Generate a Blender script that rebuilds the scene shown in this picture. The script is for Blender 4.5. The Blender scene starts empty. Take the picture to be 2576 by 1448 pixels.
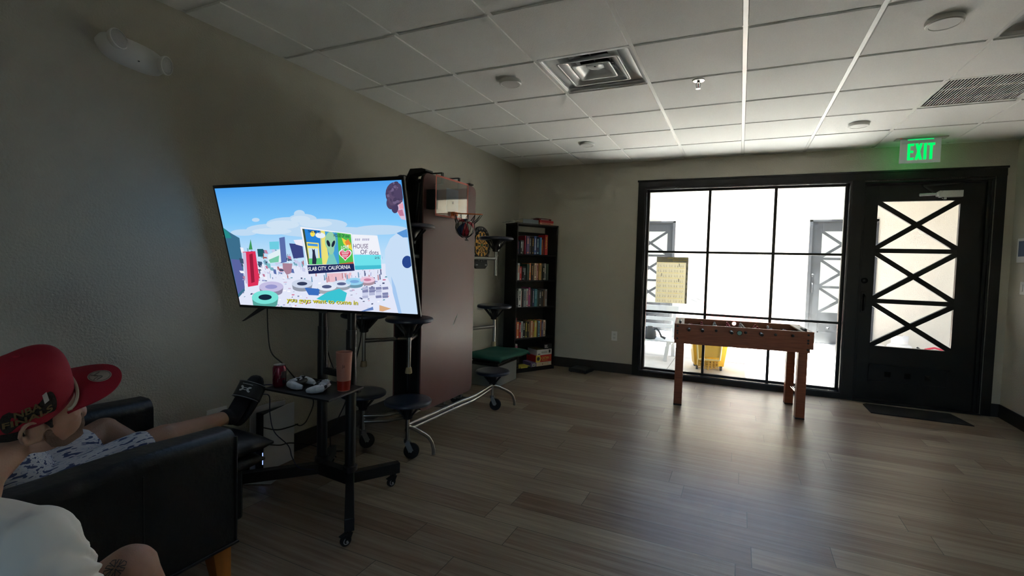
import bpy, bmesh, math, random
from mathutils import Vector, Matrix, Euler
random.seed(7)
PI = math.pi
SC = bpy.context.scene
COL = SC.collection

# ------------------------------------------------------------------ camera
def look_axes(yaw, pitch, roll):
    cy, sy, cp, sp = math.cos(yaw), math.sin(yaw), math.cos(pitch), math.sin(pitch)
    f = Vector((sy*cp, cy*cp, sp)); r = Vector((cy, -sy, 0)); u = r.cross(f)
    cr, sr = math.cos(roll), math.sin(roll)
    return cr*r + sr*u, -sr*r + cr*u, f
R_, U_, F_ = look_axes(-0.42021, -0.04395, 0.0281)
cam = bpy.data.cameras.new('camera'); camo = bpy.data.objects.new('camera', cam); COL.objects.link(camo)
cam.sensor_width = 36; cam.lens = 1192.416/2576*36
cam.shift_x = -39.17/2576; cam.shift_y = -11.14/2576
cam.clip_start = 0.05
M = Matrix((( R_.x, U_.x, -F_.x, 2.777), (R_.y, U_.y, -F_.y, -5.861), (R_.z, U_.z, -F_.z, 1.3547), (0, 0, 0, 1)))
camo.matrix_world = M
SC.camera = camo
H = 2.644            # ceiling height
SK = 0.02198         # the window wall is a touch out of square
WROT = math.atan(SK)

# ------------------------------------------------------------------ world, sun, exposure
SC.view_settings.view_transform = 'Standard'; SC.view_settings.look = 'None'
SC.view_settings.exposure = EXPOSURE = 0.0; SC.view_settings.gamma = 1
SC.view_settings.use_curve_mapping = False
SC.cycles.use_denoising = True
SC.cycles.max_bounces = 10; SC.cycles.diffuse_bounces = 6; SC.cycles.glossy_bounces = 5
SC.cycles.transmission_bounces = 6; SC.cycles.transparent_max_bounces = 12
SC.cycles.caustics_reflective = False; SC.cycles.caustics_refractive = False
SC.cycles.sample_clamp_indirect = 60
wd = bpy.data.worlds.new('sky'); SC.world = wd; wd.use_nodes = True
nt = wd.node_tree; nt.nodes.clear()
wo = nt.nodes.new('ShaderNodeOutputWorld'); bg = nt.nodes.new('ShaderNodeBackground')
sky = nt.nodes.new('ShaderNodeTexSky'); sky.sky_type = 'NISHITA'; sky.sun_disc = False
sky.sun_elevation = math.radians(58); sky.sun_rotation = math.radians(200); sky.altitude = 200
bg.inputs[1].default_value = SKY_STRENGTH = 1.0
nt.links.new(sky.outputs[0], bg.inputs[0]); nt.links.new(bg.outputs[0], wo.inputs[0])
sun = bpy.data.lights.new('sun', 'SUN'); suno = bpy.data.objects.new('sun', sun); COL.objects.link(suno)
sun.energy = 115; sun.angle = math.radians(0.6); sun.color = (1, .97, .92)
suno.rotation_euler = Vector((0.03, 0.07, -1.05)).to_track_quat('-Z', 'Y').to_euler()
def portal(name, loc, rot, sx, sy):
    l = bpy.data.lights.new(name, 'AREA'); l.shape = 'RECTANGLE'; l.size = sx; l.size_y = sy
    l.cycles.is_portal = True
    o = bpy.data.objects.new(name, l); COL.objects.link(o); o.location = loc; o.rotation_euler = rot
portal('window_portal', (2.75, .20, 1.17), (-PI/2, 0, WROT), 2.2, 2.2)
portal('door_portal', (4.4, .24, 1.34), (-PI/2, 0, WROT), .75, 1.6)
portal('rear_window_portal', (4.0, -9.60, 1.55), (PI/2, 0, 0), 1.8, 1.3)

# ------------------------------------------------------------------ materials
MATS = {}
def mat(name, col=(.5, .5, .5), rough=.5, metal=0, spec=.5, bump=0, bscale=60, var=0, vscale=8, emit=None, es=1, coat=0, sss=0, stretch=None):
    if name in MATS: return MATS[name]
    m = bpy.data.materials.new(name); m.use_nodes = True; t = m.node_tree
    b = t.nodes['Principled BSDF']
    b.inputs['Base Color'].default_value = (*col, 1); b.inputs['Roughness'].default_value = rough
    b.inputs['Metallic'].default_value = metal; b.inputs['Specular IOR Level'].default_value = spec
    if coat: b.inputs['Coat Weight'].default_value = coat; b.inputs['Coat Roughness'].default_value = .15
    if sss: b.inputs['Subsurface Weight'].default_value = sss; b.inputs['Subsurface Scale'].default_value = .01
    if emit: b.inputs['Emission Color'].default_value = (*emit, 1); b.inputs['Emission Strength'].default_value = es
    if bump or var:
        tc = t.nodes.new('ShaderNodeTexCoord'); mp = t.nodes.new('ShaderNodeMapping')
        t.links.new(tc.outputs['Object'], mp.inputs[0])
        if stretch: mp.inputs['Scale'].default_value = stretch
    if bump:
        n = t.nodes.new('ShaderNodeTexNoise'); n.inputs['Scale'].default_value = bscale; n.inputs['Detail'].default_value = 3
        bp = t.nodes.new('ShaderNodeBump'); bp.inputs['Strength'].default_value = bump; bp.inputs['Distance'].default_value = .01
        t.links.new(mp.outputs[0], n.inputs['Vector']); t.links.new(n.outputs[0], bp.inputs['Height'])
        t.links.new(bp.outputs[0], b.inputs['Normal'])
    if var:
        n2 = t.nodes.new('ShaderNodeTexNoise'); n2.inputs['Scale'].default_value = vscale; n2.inputs['Detail'].default_value = 4
        rp = t.nodes.new('ShaderNodeValToRGB')
        rp.color_ramp.elements[0].position = .3; rp.color_ramp.elements[1].position = .7
        rp.color_ramp.elements[0].color = (*[c*(1-var) for c in col], 1); rp.color_ramp.elements[1].color = (*[min(1, c*(1+var)) for c in col], 1)
        t.links.new(mp.outputs[0], n2.inputs['Vector']); t.links.new(n2.outputs[0], rp.inputs[0]); t.links.new(rp.outputs[0], b.inputs['Base Color'])
    MATS[name] = m; return m
def emis(name, col, s=1):
    if name in MATS: return MATS[name]
    m = bpy.data.materials.new(name); m.use_nodes = True; t = m.node_tree; t.nodes.clear()
    e = t.nodes.new('ShaderNodeEmission'); o = t.nodes.new('ShaderNodeOutputMaterial')
    e.inputs[0].default_value = (*col, 1); e.inputs[1].default_value = s
    t.links.new(e.outputs[0], o.inputs[0]); MATS[name] = m; return m
def glass(name, tint=(.93, .96, .95), refl=.035, rough=.0, haze=0.0):
    if name in MATS: return MATS[name]
    m = bpy.data.materials.new(name); m.use_nodes = True; t = m.node_tree; t.nodes.clear()
    o = t.nodes.new('ShaderNodeOutputMaterial'); tr = t.nodes.new('ShaderNodeBsdfTransparent'); gl = t.nodes.new('ShaderNodeBsdfGlossy')
    tr.inputs[0].default_value = (*tint, 1); gl.inputs['Roughness'].default_value = rough
    mx = t.nodes.new('ShaderNodeMixShader'); lw = t.nodes.new('ShaderNodeLayerWeight'); lw.inputs[0].default_value = .5
    pw = t.nodes.new('ShaderNodeMath'); pw.operation = 'POWER'; pw.inputs[1].default_value = 5; ma = t.nodes.new('ShaderNodeMath'); ma.operation = 'MULTIPLY_ADD'; ma.inputs[1].default_value = .75; ma.inputs[2].default_value = refl
    t.links.new(lw.outputs['Facing'], pw.inputs[0]); t.links.new(pw.outputs[0], ma.inputs[0]); t.links.new(ma.outputs[0], mx.inputs[0]); t.links.new(tr.outputs[0], mx.inputs[1]); t.links.new(gl.outputs[0], mx.inputs[2])
    last = mx
    if haze:
        df = t.nodes.new('ShaderNodeBsdfDiffuse'); df.inputs[0].default_value = (.8, .8, .8, 1)
        m2 = t.nodes.new('ShaderNodeMixShader'); m2.inputs[0].default_value = haze
        t.links.new(mx.outputs[0], m2.inputs[1]); t.links.new(df.outputs[0], m2.inputs[2]); last = m2
    t.links.new(last.outputs[0], o.inputs[0]); MATS[name] = m; return m

def paper(name, col):                       # thin paper lets daylight through
    if name in MATS: return MATS[name]
    m = mat(name, col, .8); t = m.node_tree; b = t.nodes['Principled BSDF']; o = t.nodes['Material Output']
    tr = t.nodes.new('ShaderNodeBsdfTranslucent'); tr.inputs[0].default_value = (*col, 1); mx = t.nodes.new('ShaderNodeMixShader'); mx.inputs[0].default_value = .45
    t.links.new(b.outputs[0], mx.inputs[1]); t.links.new(tr.outputs[0], mx.inputs[2]); t.links.new(mx.outputs[0], o.inputs[0]); return m

# ------------------------------------------------------------------ mesh builder
def frame_for(d):
    d = Vector(d).normalized(); a = Vector((0, 0, 1)) if abs(d.z) < .9 else Vector((1, 0, 0))
    x = d.cross(a).normalized(); return x, d.cross(x).normalized(), d
class MB:
    def __init__(s): s.v = []; s.f = []; s.m = []; s.k = 0
    def slot(s, k): s.k = k; return s
    def add(s, vs, fs):
        n = len(s.v); s.v += [Vector(v) for v in vs]
        for f in fs: s.f.append([n+i for i in f]); s.m.append(s.k)
        return s
    def box(s, x0, x1, y0, y1, z0, z1):
        return s.add([(x, y, z) for z in (z0, z1) for y in (y0, y1) for x in (x0, x1)],
                     [(0, 2, 3, 1), (4, 5, 7, 6), (0, 1, 5, 4), (2, 6, 7, 3), (0, 4, 6, 2), (1, 3, 7, 5)])
    def obox(s, c, size, rot=(0, 0, 0)):
        m = Matrix.Translation(c) @ Euler(rot).to_matrix().to_4x4(); n = len(s.v)
        a, b, d = [q/2 for q in size]; s.box(-a, a, -b, b, -d, d)
        for i in range(n, len(s.v)): s.v[i] = m @ s.v[i]
        return s
    def bar(s, p0, p1, w, h, up=(0, 0, 1)):      # rectangular bar from p0 to p1, w sideways, h along up
        p0, p1 = Vector(p0), Vector(p1); d = (p1-p0).normalized(); u = Vector(up); x = d.cross(u).normalized(); u = x.cross(d).normalized()
        vs = [p + x*a*w/2 + u*b*h/2 for p in (p0, p1) for b in (-1, 1) for a in (-1, 1)]
        return s.add(vs, [(0, 1, 3, 2), (4, 6, 7, 5), (0, 4, 5, 1), (2, 3, 7, 6), (0, 2, 6, 4), (1, 5, 7, 3)])
    def cyl(s, p0, p1, r0, r1=None, seg=20, caps=True):
        r1 = r0 if r1 is None else r1; p0, p1 = Vector(p0), Vector(p1); x, y, d = frame_for(p1-p0)
        vs = [p + (x*math.cos(2*PI*i/seg) + y*math.sin(2*PI*i/seg))*r for p, r in ((p0, r0), (p1, r1)) for i in range(seg)]
        fs = [(i, (i+1) % seg, seg+(i+1) % seg, seg+i) for i in range(seg)]
        if caps: fs += [tuple(range(seg-1, -1, -1)), tuple(range(seg, 2*seg))]
        return s.add(vs, fs)
    def tube(s, pts, r, seg=10, caps=True):
        pts = [Vector(p) for p in pts]; n = len(pts); rs = r if isinstance(r, (list, tuple)) else [r]*n
        t = [(pts[min(i+1, n-1)]-pts[max(i-1, 0)]).normalized() for i in range(n)]
        x, y, _ = frame_for(t[0]); vs = []
        for i in range(n):
            x = (x - t[i]*x.dot(t[i])).normalized(); y = t[i].cross(x)
            vs += [pts[i] + (x*math.cos(2*PI*j/seg)+y*math.sin(2*PI*j/seg))*rs[i] for j in range(seg)]
        fs = [(i*seg+j, i*seg+(j+1) % seg, (i+1)*seg+(j+1) % seg, (i+1)*seg+j) for i in range(n-1) for j in range(seg)]
        if caps: fs += [tuple(range(seg-1, -1, -1)), tuple(range((n-1)*seg, n*seg))]
        return s.add(vs, fs)
    def lathe(s, prof, c=(0, 0, 0), axis=(0, 0, 1), seg=32, a0=0, a1=2*PI):
        x, y, d = frame_for(axis); c = Vector(c); full = abs(a1-a0-2*PI) < 1e-6; k = seg if full else seg+1
        vs = [c + d*z + (x*math.cos(a0+(a1-a0)*i/seg)+y*math.sin(a0+(a1-a0)*i/seg))*r for r, z in prof for i in range(k)]
        fs = []
        for a in range(len(prof)-1):
            for i in range(seg):
                j = (i+1) % k; fs.append((a*k+i, a*k+j, (a+1)*k+j, (a+1)*k+i))
        return s.add(vs, fs)
    def prism(s, poly, o=(0, 0, 0), ax=(1, 0, 0), ay=(0, 0, 1), t=.01):   # polygon in plane (ax, ay) thickened along ax x ay
        o, ax, ay = Vector(o), Vector(ax), Vector(ay); n = ax.cross(ay).normalized(); k = len(poly)
        vs = [o+ax*a+ay*b for a, b in poly] + [o+ax*a+ay*b+n*t for a, b in poly]
        return s.add(vs, [tuple(range(k-1, -1, -1)), tuple(range(k, 2*k))]+[(i, (i+1) % k, k+(i+1) % k, k+i) for i in range(k)])
    def face(s, pts): return s.add(pts, [tuple(range(len(pts)))])
    def ball(s, c, r, seg=20, rings=12, rot=(0, 0, 0), zmin=-1, zmax=1):
        r = (r, r, r) if not isinstance(r, (list, tuple)) else r; m = Euler(rot).to_matrix(); c = Vector(c)
        vs = []; a0 = math.asin(zmin); a1 = math.asin(zmax)
        for i in range(rings+1):
            a = a0+(a1-a0)*i/rings
            for j in range(seg):
                b = 2*PI*j/seg; vs.append(c + m @ Vector((r[0]*math.cos(a)*math.cos(b), r[1]*math.cos(a)*math.sin(b), r[2]*math.sin(a))))
        fs = [(i*seg+j, i*seg+(j+1) % seg, (i+1)*seg+(j+1) % seg, (i+1)*seg+j) for i in range(rings) for j in range(seg)]
        if zmin > -1: fs.append(tuple(range(seg-1, -1, -1)))
        if zmax < 1: fs.append(tuple(range(rings*seg, rings*seg+seg)))
        return s.add(vs, fs)
    def xf(s, m, start=0):
        for i in range(start, len(s.v)): s.v[i] = m @ s.v[i]
        return s
    def build(s, name, mats, parent=None, smooth=True, bevel=0, sub=0, angle=38, solid=0, merge=True, world=False):
        me = bpy.data.meshes.new(name); vs = s.v
        if world and parent is not None:
            inv = root_matrix(parent).inverted(); vs = [inv @ v for v in vs]
        me.from_pydata(vs, [], s.f)
        mats = mats if isinstance(mats, (list, tuple)) else [mats]
        for q in mats: me.materials.append(q)
        for p, k in zip(me.polygons, s.m): p.material_index = k
        if merge:
            b = bmesh.new(); b.from_mesh(me); bmesh.ops.remove_doubles(b, verts=b.verts, dist=1e-5)
            bmesh.ops.dissolve_degenerate(b, edges=b.edges, dist=1e-6)
            bmesh.ops.recalc_face_normals(b, faces=b.faces); b.to_mesh(me); b.free()
        if smooth:
            me.shade_smooth(); me.set_sharp_from_angle(angle=math.radians(angle))
        o = bpy.data.objects.new(name, me); COL.objects.link(o)
        if parent is not None: o.parent = parent
        if solid: md = o.modifiers.new('s', 'SOLIDIFY'); md.thickness = solid; md.offset = 0
        if bevel: md = o.modifiers.new('b', 'BEVEL'); md.width = bevel; md.segments = 2; md.limit_method = 'ANGLE'; md.angle_limit = math.radians(40); md.harden_normals = False
        if sub: md = o.modifiers.new('u', 'SUBSURF'); md.levels = sub; md.render_levels = sub
        return o
def root_matrix(o):
    m = Matrix.Translation(o.location) @ o.rotation_euler.to_matrix().to_4x4()
    return (root_matrix(o.parent) @ m) if o.parent else m
def tag(o, label=None, cat=None, group=None, kind=None):
    if label: o['label'] = label
    if cat: o['category'] = cat
    if group: o['group'] = group
    if kind: o['kind'] = kind
    return o
def thing(name, label, cat, loc=(0, 0, 0), rz=0, group=None, rot=None):
    o = bpy.data.objects.new(name, None); COL.objects.link(o); o.empty_display_size = .1
    o.location = loc; o.rotation_euler = rot if rot else (0, 0, rz)
    return tag(o, label, cat, group)
def struct(name, label=None, rz=0, loc=(0, 0, 0)):
    o = bpy.data.objects.new(name, None); COL.objects.link(o); o.location = loc; o.rotation_euler = (0, 0, rz)
    return tag(o, label, None, None, 'structure')
def text_geo(body, size=1.0, bold=0):      # outline text as a flat mesh: list of verts (x, y) and faces, baseline at 0, left aligned
    c = bpy.data.curves.new('t', 'FONT'); c.body = body; c.size = size; c.fill_mode = 'BOTH'; c.extrude = 0; c.offset = bold; c.resolution_u = 3
    o = bpy.data.objects.new('t', c); COL.objects.link(o)
    dg = bpy.context.evaluated_depsgraph_get(); me = bpy.data.meshes.new_from_object(o.evaluated_get(dg))
    vs = [(v.co.x, v.co.y) for v in me.vertices]; fs = [tuple(p.vertices) for p in me.polygons]
    COL.objects.unlink(o); bpy.data.objects.remove(o); bpy.data.curves.remove(c); bpy.data.meshes.remove(me)
    return vs, fs
def put_text(mb, body, o, ax, ay, width=None, height=None, bold=0, center=False, f=None):
    vs, fs = text_geo(body, 1.0, bold); xs = [v[0] for v in vs]; ys = [v[1] for v in vs]
    x0, x1, y0, y1 = min(xs), max(xs), min(ys), max(ys)
    kx = width/(x1-x0) if width else None; ky = height/(y1-y0) if height else kx
    kx = kx or ky; o, ax, ay = Vector(o), Vector(ax), Vector(ay)
    dx = -(x1-x0)*kx/2 if center else 0
    pts = [((x-x0)*kx+dx, (y-y0)*ky) for x, y in vs]
    if f: pts = [f(a, b) for a, b in pts]
    mb.add([o+ax*a+ay*b for a, b in pts], fs)
    return mb
# ------------------------------------------------------------------ common materials
WALL = mat('wall_paint', (.50, .475, .40), .75, bump=.55, bscale=95, spec=.25)
TRIMM = mat('dark_trim_paint', (.008, .0075, .007), .35, spec=.3)
BASEM = mat('dark_baseboard_paint', (.022, .018, .015), .45)
TILE = mat('ceiling_tile', (.82, .82, .81), .9, bump=.25, bscale=220, spec=.1, var=.03, vscale=150)
GRID = mat('ceiling_grid_white', (.80, .80, .78), .35)
WHITEP = mat('white_plastic', (.72, .72, .70), .35)
BLACKP = mat('black_plastic', (.012, .012, .013), .4)
BLACKM = mat('black_metal', (.012, .012, .013), .38, spec=.5)
CHROME = mat('brushed_steel', (.36, .35, .33), .28, metal=1)
CASTERM = mat('zinc_plated_steel', (.28, .28, .28), .4, metal=1)
RUBBER = mat('black_rubber', (.012, .012, .012), .7)
LEATHER = mat('black_leather', (.008, .008, .010), .40, bump=.18, bscale=40, spec=.4)

def floor_material():
    m = bpy.data.materials.new('vinyl_plank'); m.use_nodes = True; t = m.node_tree; b = t.nodes['Principled BSDF']; N = t.nodes.new; L = t.links.new
    def mth(op, a, bb=None, c=None):
        n = N('ShaderNodeMath'); n.operation = op
        for i, q in enumerate((a, bb, c)):
            if q is None: continue
            if isinstance(q, (int, float)): n.inputs[i].default_value = q
            else: L(q, n.inputs[i])
        return n.outputs[0]
    tc = N('ShaderNodeTexCoord'); sx = N('ShaderNodeSeparateXYZ'); L(tc.outputs['Object'], sx.inputs[0])
    X, Y = sx.outputs[0], sx.outputs[1]
    v = mth('DIVIDE', mth('ADD', Y, 4.231+.178*60), .178); row = mth('FLOOR', v); fv = mth('SUBTRACT', v, row)
    wn = N('ShaderNodeTexWhiteNoise'); wn.noise_dimensions = '1D'; L(row, wn.inputs['W'])
    off = mth('MULTIPLY', wn.outputs['Value'], 1.22)
    u = mth('DIVIDE', mth('ADD', mth('ADD', X, off), 30), 1.22); colm = mth('FLOOR', u); fu = mth('SUBTRACT', u, colm)
    cid = N('ShaderNodeCombineXYZ'); L(row, cid.inputs[0]); L(colm, cid.inputs[1])
    w2 = N('ShaderNodeTexWhiteNoise'); w2.noise_dimensions = '3D'; L(cid.outputs[0], w2.inputs['Vector'])
    # seams
    sy = mth('MINIMUM', fv, mth('SUBTRACT', 1, fv)); sxx = mth('MINIMUM', fu, mth('SUBTRACT', 1, fu))
    seam = mth('MAXIMUM', mth('LESS_THAN', sy, .009), mth('LESS_THAN', sxx, .0014))
    # grain: noise stretched along the plank, shifted per plank
    mp = N('ShaderNodeCombineXYZ'); L(mth('ADD', mth('MULTIPLY', X, 1.1), mth('MULTIPLY', w2.outputs['Value'], 37)), mp.inputs[0])
    L(mth('MULTIPLY', Y, 26), mp.inputs[1]); L(mth('MULTIPLY', w2.outputs['Value'], 11), mp.inputs[2])
    g = N('ShaderNodeTexNoise'); g.inputs['Scale'].default_value = 1.6; g.inputs['Detail'].default_value = 5; g.inputs['Roughness'].default_value = .6; L(mp.outputs[0], g.inputs['Vector'])
    mp2 = N('ShaderNodeCombineXYZ'); L(mth('MULTIPLY', X, 5), mp2.inputs[0]); L(mth('MULTIPLY', Y, 260), mp2.inputs[1]); L(mth('MULTIPLY', w2.outputs['Value'], 20), mp2.inputs[2])
    g2 = N('ShaderNodeTexNoise'); g2.inputs['Scale'].default_value = 1.0; g2.inputs['Detail'].default_value = 2; L(mp2.outputs[0], g2.inputs['Vector'])
    rp = N('ShaderNodeValToRGB'); cr = rp.color_ramp
    cr.elements[0].position = 0; cr.elements[0].color = (.135, .082, .054, 1)
    cr.elements[1].position = 1; cr.elements[1].color = (.37, .300, .225, 1)
    e = cr.elements.new(.35); e.color = (.205, .152, .110, 1); e = cr.elements.new(.7); e.color = (.275, .228, .172, 1)
    tone = mth('ADD', mth('MULTIPLY', w2.outputs['Value'], .62), mth('MULTIPLY', mth('SUBTRACT', g.outputs[0], .5), 1.9))
    tone = mth('ADD', mth('ADD', tone, .18), mth('MULTIPLY', mth('SUBTRACT', g2.outputs[0], .5), .35)); L(tone, rp.inputs[0])
    mx = N('ShaderNodeMix'); mx.data_type = 'RGBA'; L(seam, mx.inputs[0]); L(rp.outputs[0], mx.inputs[6]); mx.inputs[7].default_value = (.035, .028, .022, 1)
    L(mx.outputs[2], b.inputs['Base Color'])
    rr = mth('ADD', .30, mth('MULTIPLY', g.outputs[0], .16)); L(mth('SUBTRACT', rr, .02), b.inputs['Roughness'])
    hgt = mth('SUBTRACT', mth('ADD', mth('MULTIPLY', g2.outputs[0], .5), mth('MULTIPLY', g.outputs[0], .6)), mth('MULTIPLY', seam, 1.2))
    bp = N('ShaderNodeBump'); bp.inputs['Strength'].default_value = .35; bp.inputs['Distance'].default_value = .002; L(hgt, bp.inputs['Height']); L(bp.outputs[0], b.inputs['Normal'])
    b.inputs['Specular IOR Level'].default_value = .75
    return m
FLOORM = floor_material()

# ------------------------------------------------------------------ the room shell
XR = 5.11; YB = -9.5
o = MB().box(-.15, XR+.15, YB-.15, .16, -.12, 0).build('floor', FLOORM, smooth=False); tag(o, kind='structure')
w = MB(); w.box(-.15, 0, YB-.15, .16, 0, H+.3); o = w.build('wall_left', WALL, smooth=False); tag(o, kind='structure')
w = MB(); w.box(XR, XR+.15, YB-.15, .30, 0, H+.3); o = w.build('wall_right', WALL, smooth=False); tag(o, kind='structure')
# window wall, built in its own slightly turned frame
w = MB(); T = .18
w.box(-.0, 1.66, 0, T, 0, H+.3); w.box(1.66, 3.83, 0, T, 2.31, H+.3); w.box(1.66, 3.83, 0, T, 0, .06)
w.box(3.83, 3.91, 0, T, 0, H+.3); w.box(3.91, 4.96, 0, T, 2.29, H+.3); w.box(4.96, XR+.02, 0, T, 0, H+.3)
o = w.build('wall_window', WALL, smooth=False); o.rotation_euler.z = WROT; tag(o, kind='structure')
# rear wall, behind the camera, with a wide window
w = MB(); w.box(0, 3.1, YB-.15, YB, 0, H+.3); w.box(4.9, XR, YB-.15, YB, 0, H+.3); w.box(3.1, 4.9, YB-.15, YB, 0, .9); w.box(3.1, 4.9, YB-.15, YB, 2.2, H+.3)
o = w.build('wall_rear', WALL, smooth=False); tag(o, kind='structure')
w = MB()
for x in (3.1, 3.98, 4.86): w.box(x, x+.04, YB-.10, YB-.05, .9, 2.2)
for z in (.9, 2.16): w.box(3.1, 4.9, YB-.10, YB-.05, z, z+.04)
r = struct('window_2'); w.build('window_frame', TRIMM, r, smooth=False)
MB().box(3.14, 4.86, YB-.078, YB-.074, .94, 2.16).build('pane', glass('window_glass'), r, smooth=False)
# baseboards
def base(name, pts, rz=0, n=(1, 0)):
    mb = MB()
    for (x0, x1, y0, y1) in pts: mb.box(x0, x1, y0, y1, 0, .125)
    o = mb.build(name, BASEM, smooth=False, bevel=.003); o.rotation_euler.z = rz; tag(o, kind='structure')
base('baseboard_left', [(.0, .014, YB, 0)])
base('baseboard_window', [(.0, 1.60, -.014, 0), (5.04, XR, -.014, 0)], WROT)
base('baseboard_right', [(XR-.014, XR, YB, .09)])
base('baseboard_rear', [(0, XR, YB, YB+.014)])

# ceiling: tegular tiles hung a little below a white grid
XL = [0.309+.6096*i for i in range(8)]; YL = [-.6112-.6096*i for i in range(15)]
xs = [0]+XL+[XR+.02]; ys = [.14]+YL+[YB]
holes = set(); DIFF = [(1.528, 2.138, -3.0496, -2.44), (3.966, 4.576, -3.0496, -2.44)]; GRIL = (3.966, 4.576, -1.830, -1.2208)
def cell(x0, x1, y0, y1):
    cx, cy = (x0+x1)/2, (y0+y1)/2
    return any(a < cx < b and c < cy < d for a, b, c, d in DIFF+[GRIL])
mb = MB(); xs_ = [-.1]+XL+[XR+.15]; ys_ = [.18]+YL+[YB-.1]
for i in range(len(xs_)-1):
    for j in range(len(ys_)-1):
        if not cell(xs_[i], xs_[i+1], ys_[j+1], ys_[j]): mb.box(xs_[i], xs_[i+1], ys_[j+1], ys_[j], H, H+.05)
mb.box(-.1, XR+.15, YB-.1, .18, H+.22, H+.26)
cb = mb.build('ceiling', mat('ceiling_grid_metal', (.80, .80, .78), .35), smooth=False, merge=False); tag(cb, kind='structure')
mb = MB(); g = .012
for i in range(len(xs)-1):
    for j in range(len(ys)-1):
        x0, x1, y1, y0 = xs[i], xs[i+1], ys[j], ys[j+1]
        if x1-x0 < .08 or cell(x0, x1, y0, y1): continue
        xa = x0+(g if i else .003); ya = y0+g; yb = y1-(g if j else .003)
        if j == 0: yb = SK*((x0+x1)/2)-.004
        n = len(mb.v); b_ = .004
        mb.add([(xa, ya, H), (x1-g, ya, H), (x1-g, yb, H), (xa, yb, H), (xa+b_, ya+b_, H-.009), (x1-g-b_, ya+b_, H-.009), (x1-g-b_, yb-b_, H-.009), (xa+b_, yb-b_, H-.009)],
               [(4, 7, 6, 5), (0, 4, 5, 1), (1, 5, 6, 2), (2, 6, 7, 3), (3, 7, 4, 0)])
mb.build('ceiling_tiles', TILE, cb, smooth=False, merge=False)
mb = MB()                                     # wall angles and main tees stand proud of the grid
mb.box(0, .022, YB, .0, H-.004, H+.001); mb.box(0, XR, -.022, 0, H-.012, H-.0095).xf(Matrix.Rotation(WROT, 4, 'Z'), 8)
for x in XL: mb.box(x-.0115, x+.0115, YB, .05, H-.0035, H+.001)
mb.build('ceiling_grid', GRID, cb, smooth=False, merge=False)

# ------------------------------------------------------------------ window and door in the far wall
ROOT = struct('window_1', rz=WROT)
GLZ = glass('window_glass')
GLZD = glass('dusty_glass', haze=.03)
m = MB()   # casing on the room side, round window and door together
Z0, Z1 = 0, 2.39
m.box(1.60, 1.68, -.018, .0, Z0, Z1); m.box(1.68, 5.04, -.018, 0, 2.305, Z1); m.box(4.965, 5.04, -.018, 0, 0, 2.305)
m.box(3.81, 3.915, -.018, 0, 0, 2.305); m.box(1.68, 3.81, -.018, 0, 0, .065)
m.box(1.59, 5.05, -.026, 0, 2.375, 2.395)
o = m.build('trim_1', TRIMM, smooth=False, bevel=.002); o.rotation_euler.z = WROT; tag(o, kind='structure')
m = MB()   # reveals
m.box(1.66, 1.70, 0, .15, .06, 2.31); m.box(3.795, 3.83, 0, .15, .06, 2.31); m.box(1.70, 3.795, 0, .15, 2.285, 2.31); m.box(1.70, 3.795, 0, .15, .055, .072)
m.build('reveal', mat('glossy_black_reveal', (.03, .03, .03), .22, spec=.7), ROOT, smooth=False)
m = MB(); y0, y1 = .085, .125
m.box(1.70, 1.728, y0, y1, .072, 2.285); m.box(3.770, 3.795, y0, y1, .072, 2.285); m.box(1.728, 3.77, y0, y1, 2.262, 2.285); m.box(1.728, 3.77, y0, y1, .072, .09)
for x in (2.420, 3.113): m.box(x-.015, x+.015, y0, y1, .09, 2.262)
for z in (1.535, .797): m.box(1.728, 3.77, y0, y1, z-.013, z+.013)
m.build('window_frame', TRIMM, ROOT, smooth=False, bevel=.003)
MB().box(1.72, 3.78, .103, .107, .08, 2.27).build('pane', GLZD, ROOT, smooth=False)

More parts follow.
